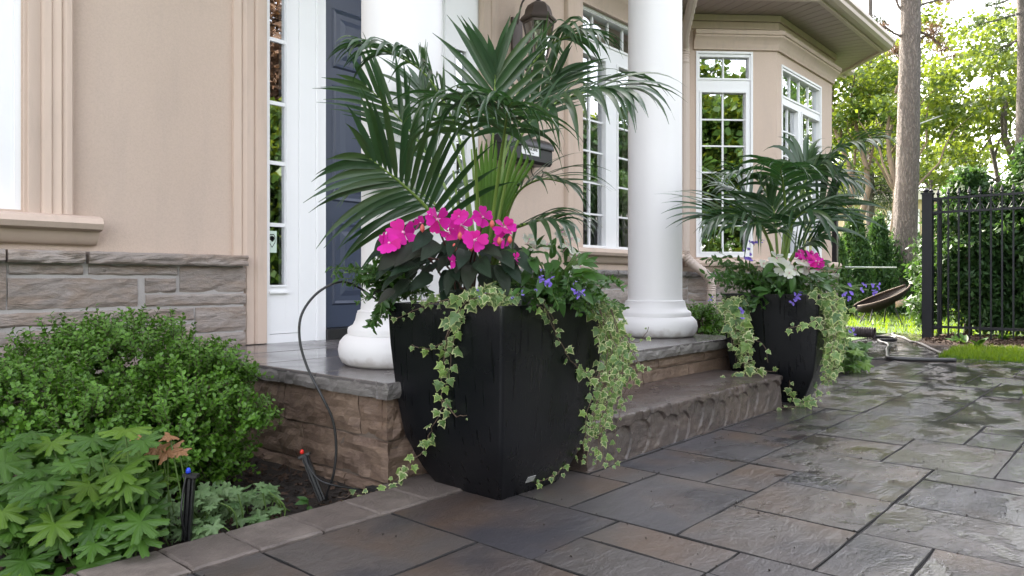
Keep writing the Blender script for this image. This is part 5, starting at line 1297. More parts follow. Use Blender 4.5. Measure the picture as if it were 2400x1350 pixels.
for k in range(60):
    x, y = rnd.uniform(1790, 1935), rnd.uniform(615, 690); D = (RIGHT*(x-1860)/90+TOCAM*rnd.uniform(0, .7)+UP*rnd.uniform(-.6, .3)).normalized()
    inst('leaf', GL[k % 2], i2, frame(P(x, y, rnd.uniform(3.85, 4.2)), D, (UP+TOCAM*.6+rv(.3)).normalized(), rnd.uniform(.06, .10)))

# ------------------------------------------------------------ planting bed on the left
def sprig_mesh(mat_leaf, seed, n=13):
    r_ = random.Random(seed); mb = MB()
    mb.tube([(0, 0, 0), (0, .6, .02), (0, 1, 0)], [.012, .01, .006], 4, mi=1)
    for k in range(n):
        t = .12 + .9*k/n; az = k*2.4 + r_.uniform(-.4, .4); el = .75 - .35*t; L = r_.uniform(.21, .29)*(1.1-.35*t)
        D = Vector((math.cos(az)*math.cos(el), math.sin(el), math.sin(az)*math.cos(el))); Mx = frame((0, t, 0), D, Vector((0, 1, 0))+Vector((r_.uniform(-.3, .3), 0, r_.uniform(-.3, .3))), L)
        w = .33; vs = [Mx @ Vector(v) for v in ((0, 0, 0), (-w, .45, .06), (0, .5, 0), (w, .45, .06), (0, 1, -.04), (-w*.8, .75, .03), (w*.8, .75, .03))]
        mb.add(vs, [(0, 2, 1), (0, 3, 2), (1, 2, 5), (2, 3, 6), (5, 2, 4), (2, 6, 4)])
    return mb.mesh('shoot', [mat_leaf, M['twig']])
SPR = [sprig_mesh(M['box'], k) for k in range(4)]; SPY = [sprig_mesh(M['boxy'], 9, 9)]
def boxwood(label, blobs, n, cap=298, size=.085, group=None, zmin=.0):
    root = thing('boxwood', label, 'shrub', (blobs[0][0].x, blobs[0][0].y, -.03), group); out = []
    tot = sum(b_[1]*b_[2] for b_ in blobs)
    for c, rh, rvv in blobs:
        for k in range(int(n*rh*rvv/tot)):
            d = rv().normalized()
            if d.z < -.75: d.z = -d.z
            if d.dot(TOCAM) < -.3 and rnd.random() < .6: continue
            lump = 1 + .24*noise.noise(Vector((d.x*2.2+c.x*3, d.y*2.2, d.z*2.2)))*1.6 + .07*rnd.gauss(0, 1)
            inner = rnd.random() < .3; f = lump*(rnd.uniform(.6, .85) if inner else rnd.uniform(.90, 1.0))
            p = c + Vector((d.x*rh, d.y*rh, d.z*rvv))*f
            if p.z < zmin: continue
            if p.y > WY-.07: continue
            D = (d*.9 + UP*.45 + rv(.3)).normalized(); out.append((pix(p)[2] + (5 if inner else 0), frame(p - D*size*.7, D, rv(), size*rnd.uniform(.75, 1.2)), inner))
    out.sort(key=lambda a_: a_[0])
    for k, (s, Mx, inn) in enumerate(out[:cap]): inst('shoot', rnd.choice(SPR) if rnd.random() < .68 or s > 5 else SPY[0], root, Mx)
    mb = MB()
    for s, Mx, inn in out[cap:]:
        me = rnd.choice(SPR); b_ = len(mb.v); mb.v += [tuple(Mx @ v.co) for v in me.vertices]; mb.f += [tuple(b_+i for i in pp.vertices) for pp in me.polygons]; mb.m += [pp.material_index for pp in me.polygons]
    if mb.v: stuff(mb.build('inner_foliage', [M['box'], M['twig']], root))
    for c, rh, rvv in blobs[:1]:
        mb = MB()
        for k in range(9): mb.tube(catmull([Vector((c.x, c.y, -.05))+rv(.02), c + rv(.015), c + Vector((rnd.uniform(-.4, .4)*rh, rnd.uniform(-.4, .4)*rh, rnd.uniform(.0, .3)*rvv))], 6), [.007-.0007*j for j in range(7)], 5)
        mb.build('branches', M['twig'], root)
    return root
boxwood('rounded glossy green boxwood shrub against the stone wall, left of the porch', [(P(310, 880, 2.62)+Vector((0, 0, -.02)), .33, .225), (P(190, 880, 2.62), .25, .18), (P(470, 930, 2.5), .19, .18), (P(400, 1020, 2.38), .22, .17), (P(330, 1060, 2.4), .26, .18), (P(500, 1060, 2.45), .13, .10), (P(560, 965, 2.42), .11, .07), (P(600, 985, 2.40), .07, .035), (P(520, 870, 2.5), .12, .06)], 3100, size=.080)
boxwood('low boxwood shrub cut by the left edge of the photo', [(P(60, 960, 2.25), .22, .15), (P(200, 1000, 2.2), .17, .13), (P(-90, 960, 2.3), .25, .16)], 1300, size=.076)
GE = [lobed_mesh('leaf', M['geran'], k, 7, .58, 3, 320) for k in range(4)]
def lobed_plant(label, cat, name, centres, n, r0, r1, mesh, mats, dr=(1.7, 2.2), stalk=M['stem'], base=None, sr=(.045, .075)):
    root = thing(name, label, cat, base)
    for k in range(n):
        x, y, s, d = centres[k] if k < len(centres) else (rnd.uniform(*r0), rnd.uniform(*r1), rnd.uniform(*sr), rnd.uniform(*dr))
        p = P(x, y, d) - UP*rnd.uniform(0, .03); N = (UP*rnd.uniform(.8, 1.1) + TOCAM*rnd.uniform(.2, .7) + rv(.16)).normalized(); D = (TOCAM*.6 - UP*.4 + RIGHT*rnd.uniform(-.8, .8)).normalized()
        D = (D - N*D.dot(N)).normalized(); inst('leaf', mesh[k % len(mesh)], root, frame(p, D, N, s))
        if k > 34 and k % 3: continue
        gx = p + RIGHT*rnd.uniform(-.06, .06) - TOCAM*.05; gx.z = -.04
        MB().tube(catmull([gx, (gx+p)/2 + rv(.012), p - N*.002], 7), .0022, 5).build('stalk', stalk, root, smooth=True)
    return root
cen = [(230,1190,.095,1.86),(90,1200,.09,1.84),(150,1090,.09,1.95),(60,1290,.085,1.74),(210,1295,.085,1.75),(170,1060,.085,2.0),(320,1130,.075,1.95),(60,1120,.085,1.92),(110,1040,.08,2.05),(250,1060,.08,2.05),(30,1060,.075,2.0),(370,1110,.06,2.0),(330,1050,.07,2.1),(140,1250,.08,1.8),(20,1200,.08,1.8),(280,1250,.06,1.82),(215,1010,.07,2.12),(60,1010,.07,2.1),(300,1000,.06,2.15),(340,1200,.055,1.9),(270,1130,.08,1.92),(360,1175,.05,1.92),(140,1150,.085,1.88),(30,1330,.08,1.7),(140,1335,.075,1.7)]
lobed_plant('clump of deeply lobed bright green leaves filling the near left bed', 'plant', 'delphinium', cen, 190, (-40, 345), (1000, 1370), GE, None, (1.75, 2.15), base=(.5, 1.95, -.03))
PG = [lobed_mesh('leaf', M['palegr'], 20+k, 5, .45, 2, 300) for k in range(3)]
lobed_plant('low pale variegated leafy plant beside the edging pavers', 'plant', 'variegated_plant', [], 120, (470, 650), (1130, 1225), PG, None, (2.08, 2.3), base=(1.05, 2.0, -.03), sr=(.018, .034))
r3 = lobed_plant('sprawling pale-leaved groundcover at the foot of the lobed leaves', 'plant', 'variegated_plant', [], 150, (210, 500), (1140, 1300), PG, None, (1.95, 2.12), base=(.85, 1.98, -.03), sr=(.018, .038))
BR = [lobed_mesh('leaf', M['brownleaf'], 40+k, 5, .5, 2, 250) for k in range(3)]
lobed_plant('sprig of browned orange lobed leaves in front of the boxwood', 'plant', 'brown_leaf_plant', [(392,1050,.048,1.98),(362,1040,.036,1.99),(398,1010,.036,1.98),(335,1030,.034,1.99),(420,1055,.034,1.98),(380,1025,.036,1.99)], 6, (0, 1), (0, 1), BR, None, base=(.95, 2.1, -.03))
sm = bushy('seedling', 'small seedling with two oval green leaves by the porch foot', 'plant', G(715, 1185, -.03), [[G(722, 1190, -.03), P(722, 1170, 2.25)]], GL, .05, M['stem'], dens=.012)
# fallen orange leaves caught in the shrub are part of the dry sprig: irrigation stakes
def stake(label, foot, top, capcol, dirn=0):
    o = thing('drip_stake', label, 'irrigation stake', foot); a_, b_ = Vector(foot), Vector(top)
    mb = MB(); ax = (b_-a_).normalized(); Mx = frame(a_, ax, TOCAM, 1); L = (b_-a_).length
    mb.box(-.011, 0, -.004, .011, L, .004, M=Mx); mb.box(-.003, 0, .0045, .003, L-.004, .012, M=Mx); mb.box(-.011, 0, .0045, -.008, L-.004, .010, M=Mx); mb.box(.008, 0, .0045, .011, L-.004, .010, M=Mx)
    mb.box(-.019, L, -.009, .019, L+.008, .012, M=Mx); mb.build('body', M['black'], o)
    t_ = b_ + ax*.009; MB().lathe([(.004, 0), (.0065, .002), (.006, .010), (.003, .014)], t_ - RIGHT*.008, 10).build('nozzle', simple('nozzle_'+capcol[0], capcol[1], .4), o, smooth=True)
    return o
s1 = stake('black irrigation stake with a blue nozzle standing beside the edging pavers', P(438, 1265, 1.93), P(448, 1117, 1.93), ('blue', (.02, .06, .6)))
MB().tube(catmull([P(436, 1115, 1.92), P(428, 1160, 1.91), P(425, 1210, 1.90), P(436, 1265, 1.92)], 14), .0028, 6).build('drip_tube', M['black'], s1, smooth=True)
s2 = stake('leaning black irrigation stake with a red nozzle at the corner of the porch', P(757, 1172, 2.32), P(716, 1070, 2.34), ('red', (.6, .02, .01)))
MB().tube(catmull([P(716, 1066, 2.33), P(722, 1090, 2.31), P(745, 1122, 2.30), P(785, 1138, 2.30), P(850, 1148, 2.34)], 18), .003, 6).build('drip_tube', M['black'], s2, smooth=True)
cab = MB().tube(catmull([P(880, 700, 2.5), P(830, 668, 2.42), P(790, 662, 2.38), P(740, 690, 2.36), P(706, 740, 2.34), P(703, 800, 2.33), P(722, 865, 2.32), P(755, 930, 2.30), P(780, 985, 2.30), P(788, 1050, 2.30), P(782, 1110, 2.30), P(768, 1150, 2.31), P(764, 1172, 2.32)], 70), .0042, 8).build('irrigation_hose', M['black'], None, smooth=True)
tag(cab, 'thin black irrigation tube looping up from the bed into the nearer planter', 'hose')
# small plants beyond the porch
boxwood('small bright green shrub behind the farther column by the bay', [(P(1640, 760, 5.35), .19, .15), (P(1700, 770, 5.4), .18, .13), (P(1600, 765, 5.7), .15, .12)], 500, cap=298, size=.10)
GL2 = [lobed_mesh('leaf', M['geran'], 60+k, 5, .35, 2, 310) for k in range(3)]
lobed_plant('bright green broad-leaved plant on the paving edge right of the farther planter', 'plant', 'geranium', [], 60, (1955, 2030), (795, 858), GL2, None, (5.3, 5.7), base=(5.9, 1.75, 0))

# ------------------------------------------------------------ garden beyond: lawns, fence, trees
def blades(name, label_poly, n, h, zb=0, seed=1):
    rs_ = np.random.RandomState(seed); pts = []; poly = label_poly
    xs_ = [p[0] for p in poly]; ys_ = [p[1] for p in poly]
    P_ = rs_.uniform((min(xs_), min(ys_)), (max(xs_), max(ys_)), (n*3, 2))
    ins = np.zeros(len(P_), bool); m = len(poly)
    for i in range(m):
        (x1, y1), (x2, y2) = poly[i], poly[(i+1) % m]
        c = ((y1 > P_[:, 1]) != (y2 > P_[:, 1])) & (P_[:, 0] < (x2-x1)*(P_[:, 1]-y1)/(y2-y1+1e-12)+x1); ins ^= c
    P_ = P_[ins][:n]; n = len(P_); a_ = rs_.uniform(0, 2*np.pi, n); w = h*.09*rs_.uniform(.7, 1.4, n); hh_ = h*rs_.uniform(.5, 1.2, n); lx = rs_.normal(0, .35, n)*hh_; ly = rs_.normal(0, .35, n)*hh_
    V = np.zeros((n, 3, 3)); V[:, 0, 0] = P_[:, 0]-np.cos(a_)*w; V[:, 0, 1] = P_[:, 1]-np.sin(a_)*w; V[:, 1, 0] = P_[:, 0]+np.cos(a_)*w; V[:, 1, 1] = P_[:, 1]+np.sin(a_)*w; V[:, 2, 0] = P_[:, 0]+lx; V[:, 2, 1] = P_[:, 1]+ly; V[:, 2, 2] = hh_; V[:, :, 2] += zb
    return npmesh(name, V.reshape(-1, 3), np.arange(n*3).reshape(-1, 3), M['grass'])
def lawn(name, label, poly, n, h, z=.0, seed=1):
    b_ = MB().prism(poly, -.06, z); o = struct(b_.build('lawn', M['lawn']))
    gr = stuff(link(bpy.data.objects.new('grass', blades('grass', poly, n, h, z, seed)), o)); return o
lawn('lawn', '', [(7.36, -3.0), (8.75, -3.0), (8.75, 1.45), (8.45, 1.55), (7.36, 1.47)], 26000, .05, 0, 1)
lawn('lawn', '', [(5.28, -2.5), (5.9, -2.5), (5.9, .55), (5.28, .62)], 6000, .035, 0, 2)
lawn('lawn', '', [(10.47, -6), (30, -6), (30, 14), (10.47, 14)], 60000, .09, -.01, 3)
b = MB(); nn_ = 18; vs = []
for i in range(nn_*3+1):
    for j in range(9):
        x = 8.76 + 1.70*j/8; y = -3 + 5.05*i/(nn_*3); vs.append((x, min(y, 2.0), .0 + (.035*max(0, noise.noise(Vector((x*3, y*3, 0)))+.5) if 0 < j < 8 else 0)))
b.add(vs, [(i*9+j, (i+1)*9+j, (i+1)*9+j+1, i*9+j+1) for i in range(nn_*3) for j in range(8)]); struct(b.build('mulch_bed', M['mulch'], smooth=True))
rs_ = np.random.RandomState(4); n = 5000
c = np.c_[rs_.uniform(8.8, 10.4, n), rs_.uniform(-2.5, 1.98, n), rs_.uniform(.015, .04, n)]
t1 = rs_.normal(0, 1, (n, 3)); t1[:, 2] *= .3; t1 /= np.linalg.norm(t1, axis=1)[:, None]; t2 = np.cross(t1, rs_.normal(0, 1, (n, 3))); t2 /= np.linalg.norm(t2, axis=1)[:, None]
l = rs_.uniform(.012, .03, n)[:, None]; w = rs_.uniform(.004, .009, n)[:, None]
V = np.stack([c-t1*l-t2*w, c+t1*l-t2*w, c+t1*l+t2*w, c-t1*l+t2*w], 1).reshape(-1, 3)
o = stuff(link(bpy.data.objects.new('wood_chips', npmesh('wood_chips', V, np.arange(n*4).reshape(-1, 4), M['mulch']))))
o['label'] = 'brown wood chips scattered over the bed at the foot of the fence'; o['category'] = 'mulch'

# fence
FX = 9.60; fy0 = 2.03
fen = thing('iron_fence', 'tall black iron fence with spear finials in front of the cedar hedge', 'fence', (FX, fy0, 0))
def topz(px_, y): return H + (HY-px_)/F*y
dpost = FX*AX + fy0*AY; zt_ = H + (HY-452)/F*dpost
def vbox(name, x, y, s, z0, z1, mat='iron'): return MB().box(x-s, y-s, z0, x+s, y+s, z1).build(name, M[mat], fen)
post = vbox('post', FX, fy0, .052, -.02, zt_-.02)
mb = MB(); mb.box(FX-.06, fy0-.06, zt_-.0195, FX+.06, fy0+.06, zt_); mb.lathe([(.02, 0), (.03, .012), (.035, .03), (.02, .05), (.004, .058)], (FX, fy0+.02, zt_+.0005), 12); mb.lathe([(.014, 0), (.022, .01), (.024, .02), (.012, .035), (.003, .04)], (FX, fy0-.035, zt_+.0005), 10)
mb.build('post_cap', M['iron'], post, smooth='auto')
zr1, zr2, zr3 = H + (HY-467)/F*dpost, H + (HY-499)/F*dpost, H + (HY-765)/F*dpost
pitch = .1035; ys_ = fy0 - .085; npk = 26; yend = ys_ - pitch*npk
for z, t_ in ((zr1, .013), (zr2, .013), (zr3, .014)): MB().box(FX-.016, yend, z-t_, FX+.016, fy0-.0525, z+t_).build('rail', M['iron'], fen)
pk = MB(); zt2_ = zr1+.025
pk.box(-.0085, -.0085, .02, .0085, .0085, zt2_); pk.lathe([(.012, 0), (.016, .006), (.010, .014), (.020, .026), (.018, .036), (.004, .085)], (0, 0, zt2_+.0005), 8); pkm = pk.mesh('picket', M['iron'])
for k in range(npk): inst('picket', pkm, fen, Matrix.Translation((FX, ys_-.02-k*pitch, 0)))
dm = MB(); hh_ = (zr1-zr2)/2-.014
for s_ in (-1, 1):
    dm.tube([(0, s_*pitch*.38, 0), (0, s_*pitch*.10, hh_)], .0045, 5); dm.tube([(0, s_*pitch*.38, 0), (0, s_*pitch*.10, -hh_)], .0045, 5)
dmm = dm.mesh('ornament', M['iron'])
for k in range(npk-1): inst('ornament', dmm, fen, Matrix.Translation((FX, ys_-.02-(k+.5)*pitch, (zr1+zr2)/2)))
vbox('post', FX, fy0 - .085 - 12.5*pitch - .0, .022, -.02, zr1+.03)
# open gate leaf standing just behind the post and the far gate post at the house
gt_ = thing('gate_leaf', 'narrow black iron gate edge standing open directly behind the fence post', 'gate', (FX+.16, fy0+.01, 0))
MB().box(FX+.13, fy0+.01, .05, FX+.19, fy0+.07, zt_-.02).build('stile', M['iron'], gt_); MB().box(FX+.20, fy0-.10, .05, FX+.24, fy0-.06, zt_-.05).build('stile', M['iron'], gt_)
for z in (.12, zr2, zr1): MB().box(FX+.1905, fy0-.055, z-.015, FX+.2, fy0+.05, z+.015).build('rail', M['iron'], gt_)
hp = P(1957, 500, 9.0)
o = MB().box(hp.x-.03, hp.y-.03, -.03, hp.x+.03, hp.y+.03, H+(HY-400)/F*9.0).build('gate_post', M['iron']); tag(o, 'slim black iron post standing against the far corner of the house', 'post')
a_, b_ = P(1960, 627, 9.1), P(2098, 627, 14.0)
o = MB().tube([P(1960, 627, 9.05), P(2100, 627, 12.5)], .013, 8).build('handrail', simple('grey_metal', (.35, .37, .37), .4, metal=.6), smooth=True); tag(o, 'thin grey metal rail running from the house corner towards the pine trunk', 'rail')

# foliage helpers
def leafcloud(name, centres, radii, nper, size, mat, seed=1, flat=.0, elong=1.6, droop=0.0, shell=.55):
    rs_ = np.random.RandomState(seed); C_ = np.asarray([list(c) for c in centres], float); R_ = np.asarray(radii, float)
    if R_.ndim == 1: R_ = np.stack([R_, R_, R_*.75], 1)
    idx = np.repeat(np.arange(len(C_)), nper); n = len(idx); d = rs_.normal(0, 1, (n, 3)); d /= np.linalg.norm(d, axis=1)[:, None]
    rr = (shell + (1-shell)*rs_.uniform(0, 1, n))*rs_.uniform(.85, 1.12, n); c = C_[idx] + d*R_[idx]*rr[:, None]
    t1 = d*.5 + rs_.normal(0, .7, (n, 3)); t1[:, 2] -= droop; t1 /= np.linalg.norm(t1, axis=1)[:, None]
    nn = rs_.normal(0, .6, (n, 3)); nn[:, 2] += .7; t2 = np.cross(t1, nn); t2 /= np.linalg.norm(t2, axis=1)[:, None]; n3 = np.cross(t1, t2)
    L = (size*rs_.uniform(.6, 1.3, n))[:, None]; W = L/elong
    V = np.stack([c - t1*L*.5, c + t2*W*.5 + t1*L*.05 + n3*W*.12, c + t1*L*.5 - n3*W*.1, c - t2*W*.5 + t1*L*.05 + n3*W*.12], 1).reshape(-1, 3)
    return npmesh(name, V, np.arange(n*4).reshape(-1, 4), mat)
def limb(mb, a_, b_, r0, r1, wob=.1, n=8, sides=8):
    a_, b_ = Vector(a_), Vector(b_); L = (b_-a_).length; pts = []
    for i in range(n+1):
        t = i/n; pts.append(a_.lerp(b_, t) + Vector((noise.noise(Vector((t*3, a_.x, 1))), noise.noise(Vector((t*3, a_.y, 5))), 0))*wob*L*min(1, t*3)*.5)
    mb.tube(pts, [r0+(r1-r0)*i/n for i in range(n+1)], sides); return pts
# the tall pine whose trunk crosses the picture
tb_ = G(2122, 736); rs = random.Random(11)
pine = thing('pine_tree', 'tall straight pine with thick scaly grey-brown trunk left of the iron fence', 'tree', (tb_.x, tb_.y, 0))
tD = (tb_.x*AX + tb_.y*AY)
ctr = [(2124, 745, .330), (2124, 725, .265), (2122, 700, .245), (2121, 640, .236), (2121, 560, .228), (2123, 480, .220), (2127, 400, .216), (2130, 250, .205), (2133, 100, .192), (2134, 0, .185), (2136, -300, .17), (2136, -900, .12)]
pts = catmull([P(x, y, tD) for x, y, r in ctr], 120); nn_ = 40; vs = []
rr_ = np.interp(np.linspace(0, len(ctr)-1, 121), range(len(ctr)), [r for *_, r in ctr])
for i, p in enumerate(pts):
    for k in range(nn_):
        a_ = 2*math.pi*k/nn_; r = rr_[i]*(1 + .055*noise.noise(Vector((math.cos(a_)*5, math.sin(a_)*5, p.z*2.2))) + .035*noise.noise(Vector((math.cos(a_)*14, math.sin(a_)*14, p.z*6)))) + (.05*max(0, math.cos(a_*5+1))*max(0, 1-p.z/.5) if p.z < .5 else 0)
        vs.append((p.x + r*math.cos(a_), p.y + r*math.sin(a_), p.z))
mb = MB().add(vs, [(i*nn_+k, i*nn_+(k+1) % nn_, (i+1)*nn_+(k+1) % nn_, (i+1)*nn_+k) for i in range(120) for k in range(nn_)]); mb.build('trunk', M['bark'], pine, smooth=True)
mb = MB(); cl = []; rd = []
for x0_, y0_, x1_, y1_ in ((2128, 90, 2010, 40), (2130, 40, 2050, -60), (2128, 140, 2060, 110), (2138, 60, 2230, 120), (2138, 100, 2200, 70), (2136, 20, 2290, -30), (2136, -60, 2000, -120), (2136, -100, 2250, -160)):
    pp = limb(mb, P(x0_, y0_, tD), P(x1_, y1_, tD+rs.uniform(-1, 1)), .03, .008, .15)
    for q_ in pp[3:]: cl.append(q_ + rv(.08)); rd.append((.22, .22, .12))
mb.build('branches', M['bark'], pine)
link(bpy.data.objects.new('crown', leafcloud('crown', cl, rd, 90, .10, M['drybrown'], 5, elong=7, shell=.1)), pine)
cl = [P(2136+rs.uniform(-260, 260), rs.uniform(-1300, -300), tD+rs.uniform(-2.5, 2.5)) for _ in range(60)]
link(bpy.data.objects.new('crown', leafcloud('crown', cl, [(.9, .9, .5)]*60, 110, .28, M['conifer'], 6, elong=6, shell=.2)), pine)

def tree(name, label, foot, h, crown, nclump, rad, nper, leaf, mat, seed, trunks=1, bark='tanbark', tr=.16, elong=1.5, group=None, spread=1.0, czr=None):
    rs_ = random.Random(seed); foot = Vector(foot); root = thing(name, label, 'tree', foot, group); mb = MB(); cl = []; rd = []
    c = Vector(crown[0]); R_ = Vector(crown[1])
    for k in range(nclump):
        d = Vector((rs_.gauss(0, 1), rs_.gauss(0, 1), rs_.gauss(0, 1))).normalized()*rs_.uniform(.35, 1)
        q_ = c + Vector((d.x*R_.x, d.y*R_.y, d.z*R_.z)); cl.append(q_); s = rad*rs_.uniform(.6, 1.3); rd.append((s, s, s*.55))
    for j in range(trunks):
        a_ = rs_.uniform(0, 6.28); f = foot + Vector((math.cos(a_), math.sin(a_), 0))*.12*(trunks > 1); top = c + Vector((math.cos(a_)*R_.x*.35*spread*(trunks > 1), math.sin(a_)*R_.y*.35*spread*(trunks > 1), R_.z*.2))
        pp = limb(mb, f, top, tr*rs_.uniform(.8, 1.1), tr*.3, .14, 10, 9)
        for k in range(3):
            q_ = pp[rs_.randrange(3, 9)]; limb(mb, q_, cl[rs_.randrange(nclump)], tr*.35, tr*.08, .2, 6, 6)
    mb.build('trunk', M[bark], root, smooth=True)
    link(bpy.data.objects.new('crown', leafcloud('crown', cl, rd, nper, leaf, M[mat], seed, elong=elong, shell=.35)), root); return root
def Z(px, py, d): return P(px, py, d)
# multi-stemmed tan trunks with sunlit maple foliage behind the garden
f1_ = G(2005, 716); f1_ = P(2000, 700, 19.5); f1_.z = 0
tree('maple_tree', 'multi-stemmed tree with tan trunks and sunlit foliage seen just right of the bay', f1_, 8, (Z(1990, 230, 21), (2.2, 2.2, 2.0)), 46, .60, 100, .15, 'maple', 21, 2, 'tanbark', .11)
f2_ = P(2085, 700, 18.5); f2_.z = 0
tree('maple_tree', 'multi-stemmed tan tree partly behind the pine trunk', f2_, 8, (Z(2110, 250, 20), (2.3, 2.3, 2.0)), 48, .60, 90, .15, 'maple', 22, 2, 'tanbark', .11)
f3_ = P(2290, 700, 22); f3_.z = 0
tree('maple_tree', 'broad sunlit maple rising above the iron fence', f3_, 10, (Z(2270, 190, 23), (3.3, 3.0, 2.7)), 80, .72, 90, .17, 'maple', 23, 2, 'bark', .12)
f4_ = P(2420, 700, 20); f4_.z = 0
tree('maple_tree', 'leafy green tree at the right edge of the photo above the fence', f4_, 10, (Z(2430, 260, 20), (2.4, 2.4, 2.4)), 55, .65, 90, .16, 'maple', 24, 2, 'bark', .12)
f5_ = P(2190, 700, 30); f5_.z = 0
tree('maple_tree', 'distant sunlit tree filling the gap between the pine trunk and the fence', f5_, 10, (Z(2180, 330, 30), (4.2, 4.0, 3.0)), 62, .95, 90, .24, 'maple', 25, 1, 'bark', .14)
f6_ = P(2060, 700, 34); f6_.z = 0
tree('maple_tree', 'far pale green tree low behind the tan trunks', f6_, 10, (Z(2020, 380, 36), (4.5, 3.6, 3.4)), 75, 1.0, 90, .28, 'maple', 27, 1, 'bark', .14)
# dark drooping conifer between the bay and the pine
sp_ = P(2040, 700, 24); sp_.z = 0
root = thing('spruce_tree', 'dark brownish spruce with drooping branches between the bay and the pine trunk', 'tree', sp_); mb = MB(); mb.tube([sp_, sp_+UP*12], [.16, .05], 8); cl = []; rd = []
for k in range(64):
    z = rs.uniform(3.2, 9.5); az = rs.uniform(0, 6.28); L = rs.uniform(.7, 1.9)*(1.25-z/14); tip = sp_ + Vector((math.cos(az)*L, math.sin(az)*L, z-.5*L)); mb.tube(catmull([sp_+UP*z, sp_+Vector((math.cos(az)*L*.5, math.sin(az)*L*.5, z+.05)), tip], 6), [.03-.004*j for j in range(7)], 5)
    for f in (.35, .6, .8, 1): cl.append((sp_+UP*z).lerp(tip, f)); rd.append((.26, .26, .18))
mb.build('trunk', M['bark'], root); link(bpy.data.objects.new('crown', leafcloud('crown', cl, rd, 75, .13, M['conifer'], 31, elong=6, droop=.5, shell=.1)), root)
# second pine trunk at the right edge
tp_ = P(2396, 700, 17); tp_.z = 0
root = thing('pine_tree', 'pale second pine trunk at the far right edge above the hedge', 'tree', tp_); mb = MB(); limb(mb, tp_, tp_+UP*11, .15, .10, .01, 12, 14); mb.build('trunk', M['bark'], root, smooth=True)
mb = MB(); cl = []; rd = []
for x1_, y1_ in ((2290, 60), (2300, 20), (2330, 120), (2320, -40), (2480, 60), (2490, 0), (2310, -100)):
    pp = limb(mb, P(2396, y1_-30, 17), P(x1_, y1_, 17+rs.uniform(-1, 1)), .035, .008, .15)
    for q_ in pp[3:]: cl.append(q_+rv(.08)); rd.append((.22, .22, .12))
mb.build('branches', M['bark'], root); link(bpy.data.objects.new('crown', leafcloud('crown', cl, rd, 70, .11, M['conifer'], 35, elong=7, shell=.1)), root)
# arborvitae row
for k, (px, ytop, d, w) in enumerate(((1957, 560, 13.6, 60), (2003, 502, 14.2, 64), (2060, 515, 14.6, 60), (2108, 530, 15.0, 56), (2150, 560, 15.4, 50))):
    f_ = P(px, 650, d); f_.z = 0; hgt_ = H + (HY-ytop)/F*d; rw = w/F*d*.95
    lab_ = ['first of the pointed dark arborvitae, half hidden by the black gate post', 'pointed arborvitae, the tallest of the row, in front of the beige neighbour house', 'pointed arborvitae just left of the pine trunk', 'pointed arborvitae directly behind the pine trunk', 'arborvitae between the pine trunk and the iron fence post'][k]
    root = thing('arborvitae', lab_, 'shrub', f_, 'arborvitae row at the back of the lawn'); MB().tube([f_, f_+UP*hgt_*.8], [.05, .01], 6).build('trunk', M['twig'], root)
    cl, rd = [], []
    for j in range(150):
        t = rs.random()**.9; r = rw*(1-t)**.75*1.0; a_ = rs.uniform(0, 6.28); cl.append(f_ + Vector((math.cos(a_)*r*.75, math.sin(a_)*r*.75, .08+t*(hgt_-.15)))); rd.append((rw*.28, rw*.28, rw*.5))
    link(bpy.data.objects.new('crown', leafcloud('crown', cl, rd, 80, .10, M['cedar'], 50+k, elong=3, droop=-.8, shell=.2)), root)
# cedar hedge behind the fence: separate trees
hx_ = FX+.95
for k in range(7):
    f_ = Vector((hx_+rs.uniform(-.1, .1), 1.80-.72*k, 0)); hgt_ = [2.15, 2.45, 2.6, 3.0, 2.9, 3.1, 3.0][k]
    lab_ = 'feathery green cedar in the hedge behind the iron fence, ' + ['nearest the gate post', 'second from the gate post', 'third from the gate post', 'fourth from the gate post', 'fifth from the gate post', 'sixth from the gate post', 'seventh from the gate post'][k]
    root = thing('cedar', lab_, 'hedge tree', f_, 'cedars in the hedge behind the fence'); mb = MB(); mb.tube([f_, f_+UP*hgt_*.9], [.05, .015], 7); cl, rd = [], []
    for j in range(260):
        t = rs.random()**1.15; r = rs.uniform(.7, 1.25)*(.48 if t < .5 else .48*(1-t)*1.9+.03); a_ = rs.uniform(0, 6.28); q_ = f_ + Vector((math.cos(a_)*r*.9, math.sin(a_)*r, .16+t*(hgt_-.3)))
        if j % 4 == 0: mb.tube([f_+UP*(q_.z-.05), q_], [.010, .003], 4)
        cl.append(q_); rd.append((.19, .19, .15))
    mb.build('trunk', M['twig'], root)
    link(bpy.data.objects.new('crown', leafcloud('crown', cl, rd, 100, .085, M['cedar'], 70+k, elong=2.4, droop=.3, shell=.15)), root)
# neighbour's house
nh = thing('neighbour_house', 'beige flat-walled neighbour house with a white window behind the arborvitae', 'house', P(2060, 650, 30))
mk = lambda px, py: P(px, py, 30)
n0, n1 = P(1990, 650, 31), P(2210, 650, 28.5); dirn = (n1-n0); dirn.z = 0; Ln = dirn.length; dirn.normalize(); Mx = Matrix.Identity(4)
for i in range(3): Mx[i][0] = dirn[i]; Mx[i][1] = (UP.cross(dirn))[i]; Mx[i][2] = (0, 0, 1)[i]; Mx[i][3] = (n0.x, n0.y, 0)[i]
hn = H + (HY-475)/F*30
MB().box(-6, 0, -.05, Ln+4, 6, hn, M=Mx).build('wall', simple('neighbour_stucco', (.55, .44, .28), .9, var=.05), nh)
MB().box(-6.3, -.35, hn+.001, Ln+4.3, 6.3, hn+.30, M=Mx).build('roof', simple('pale_roof', (.60, .56, .50), .8), nh)
wx = Ln*.43
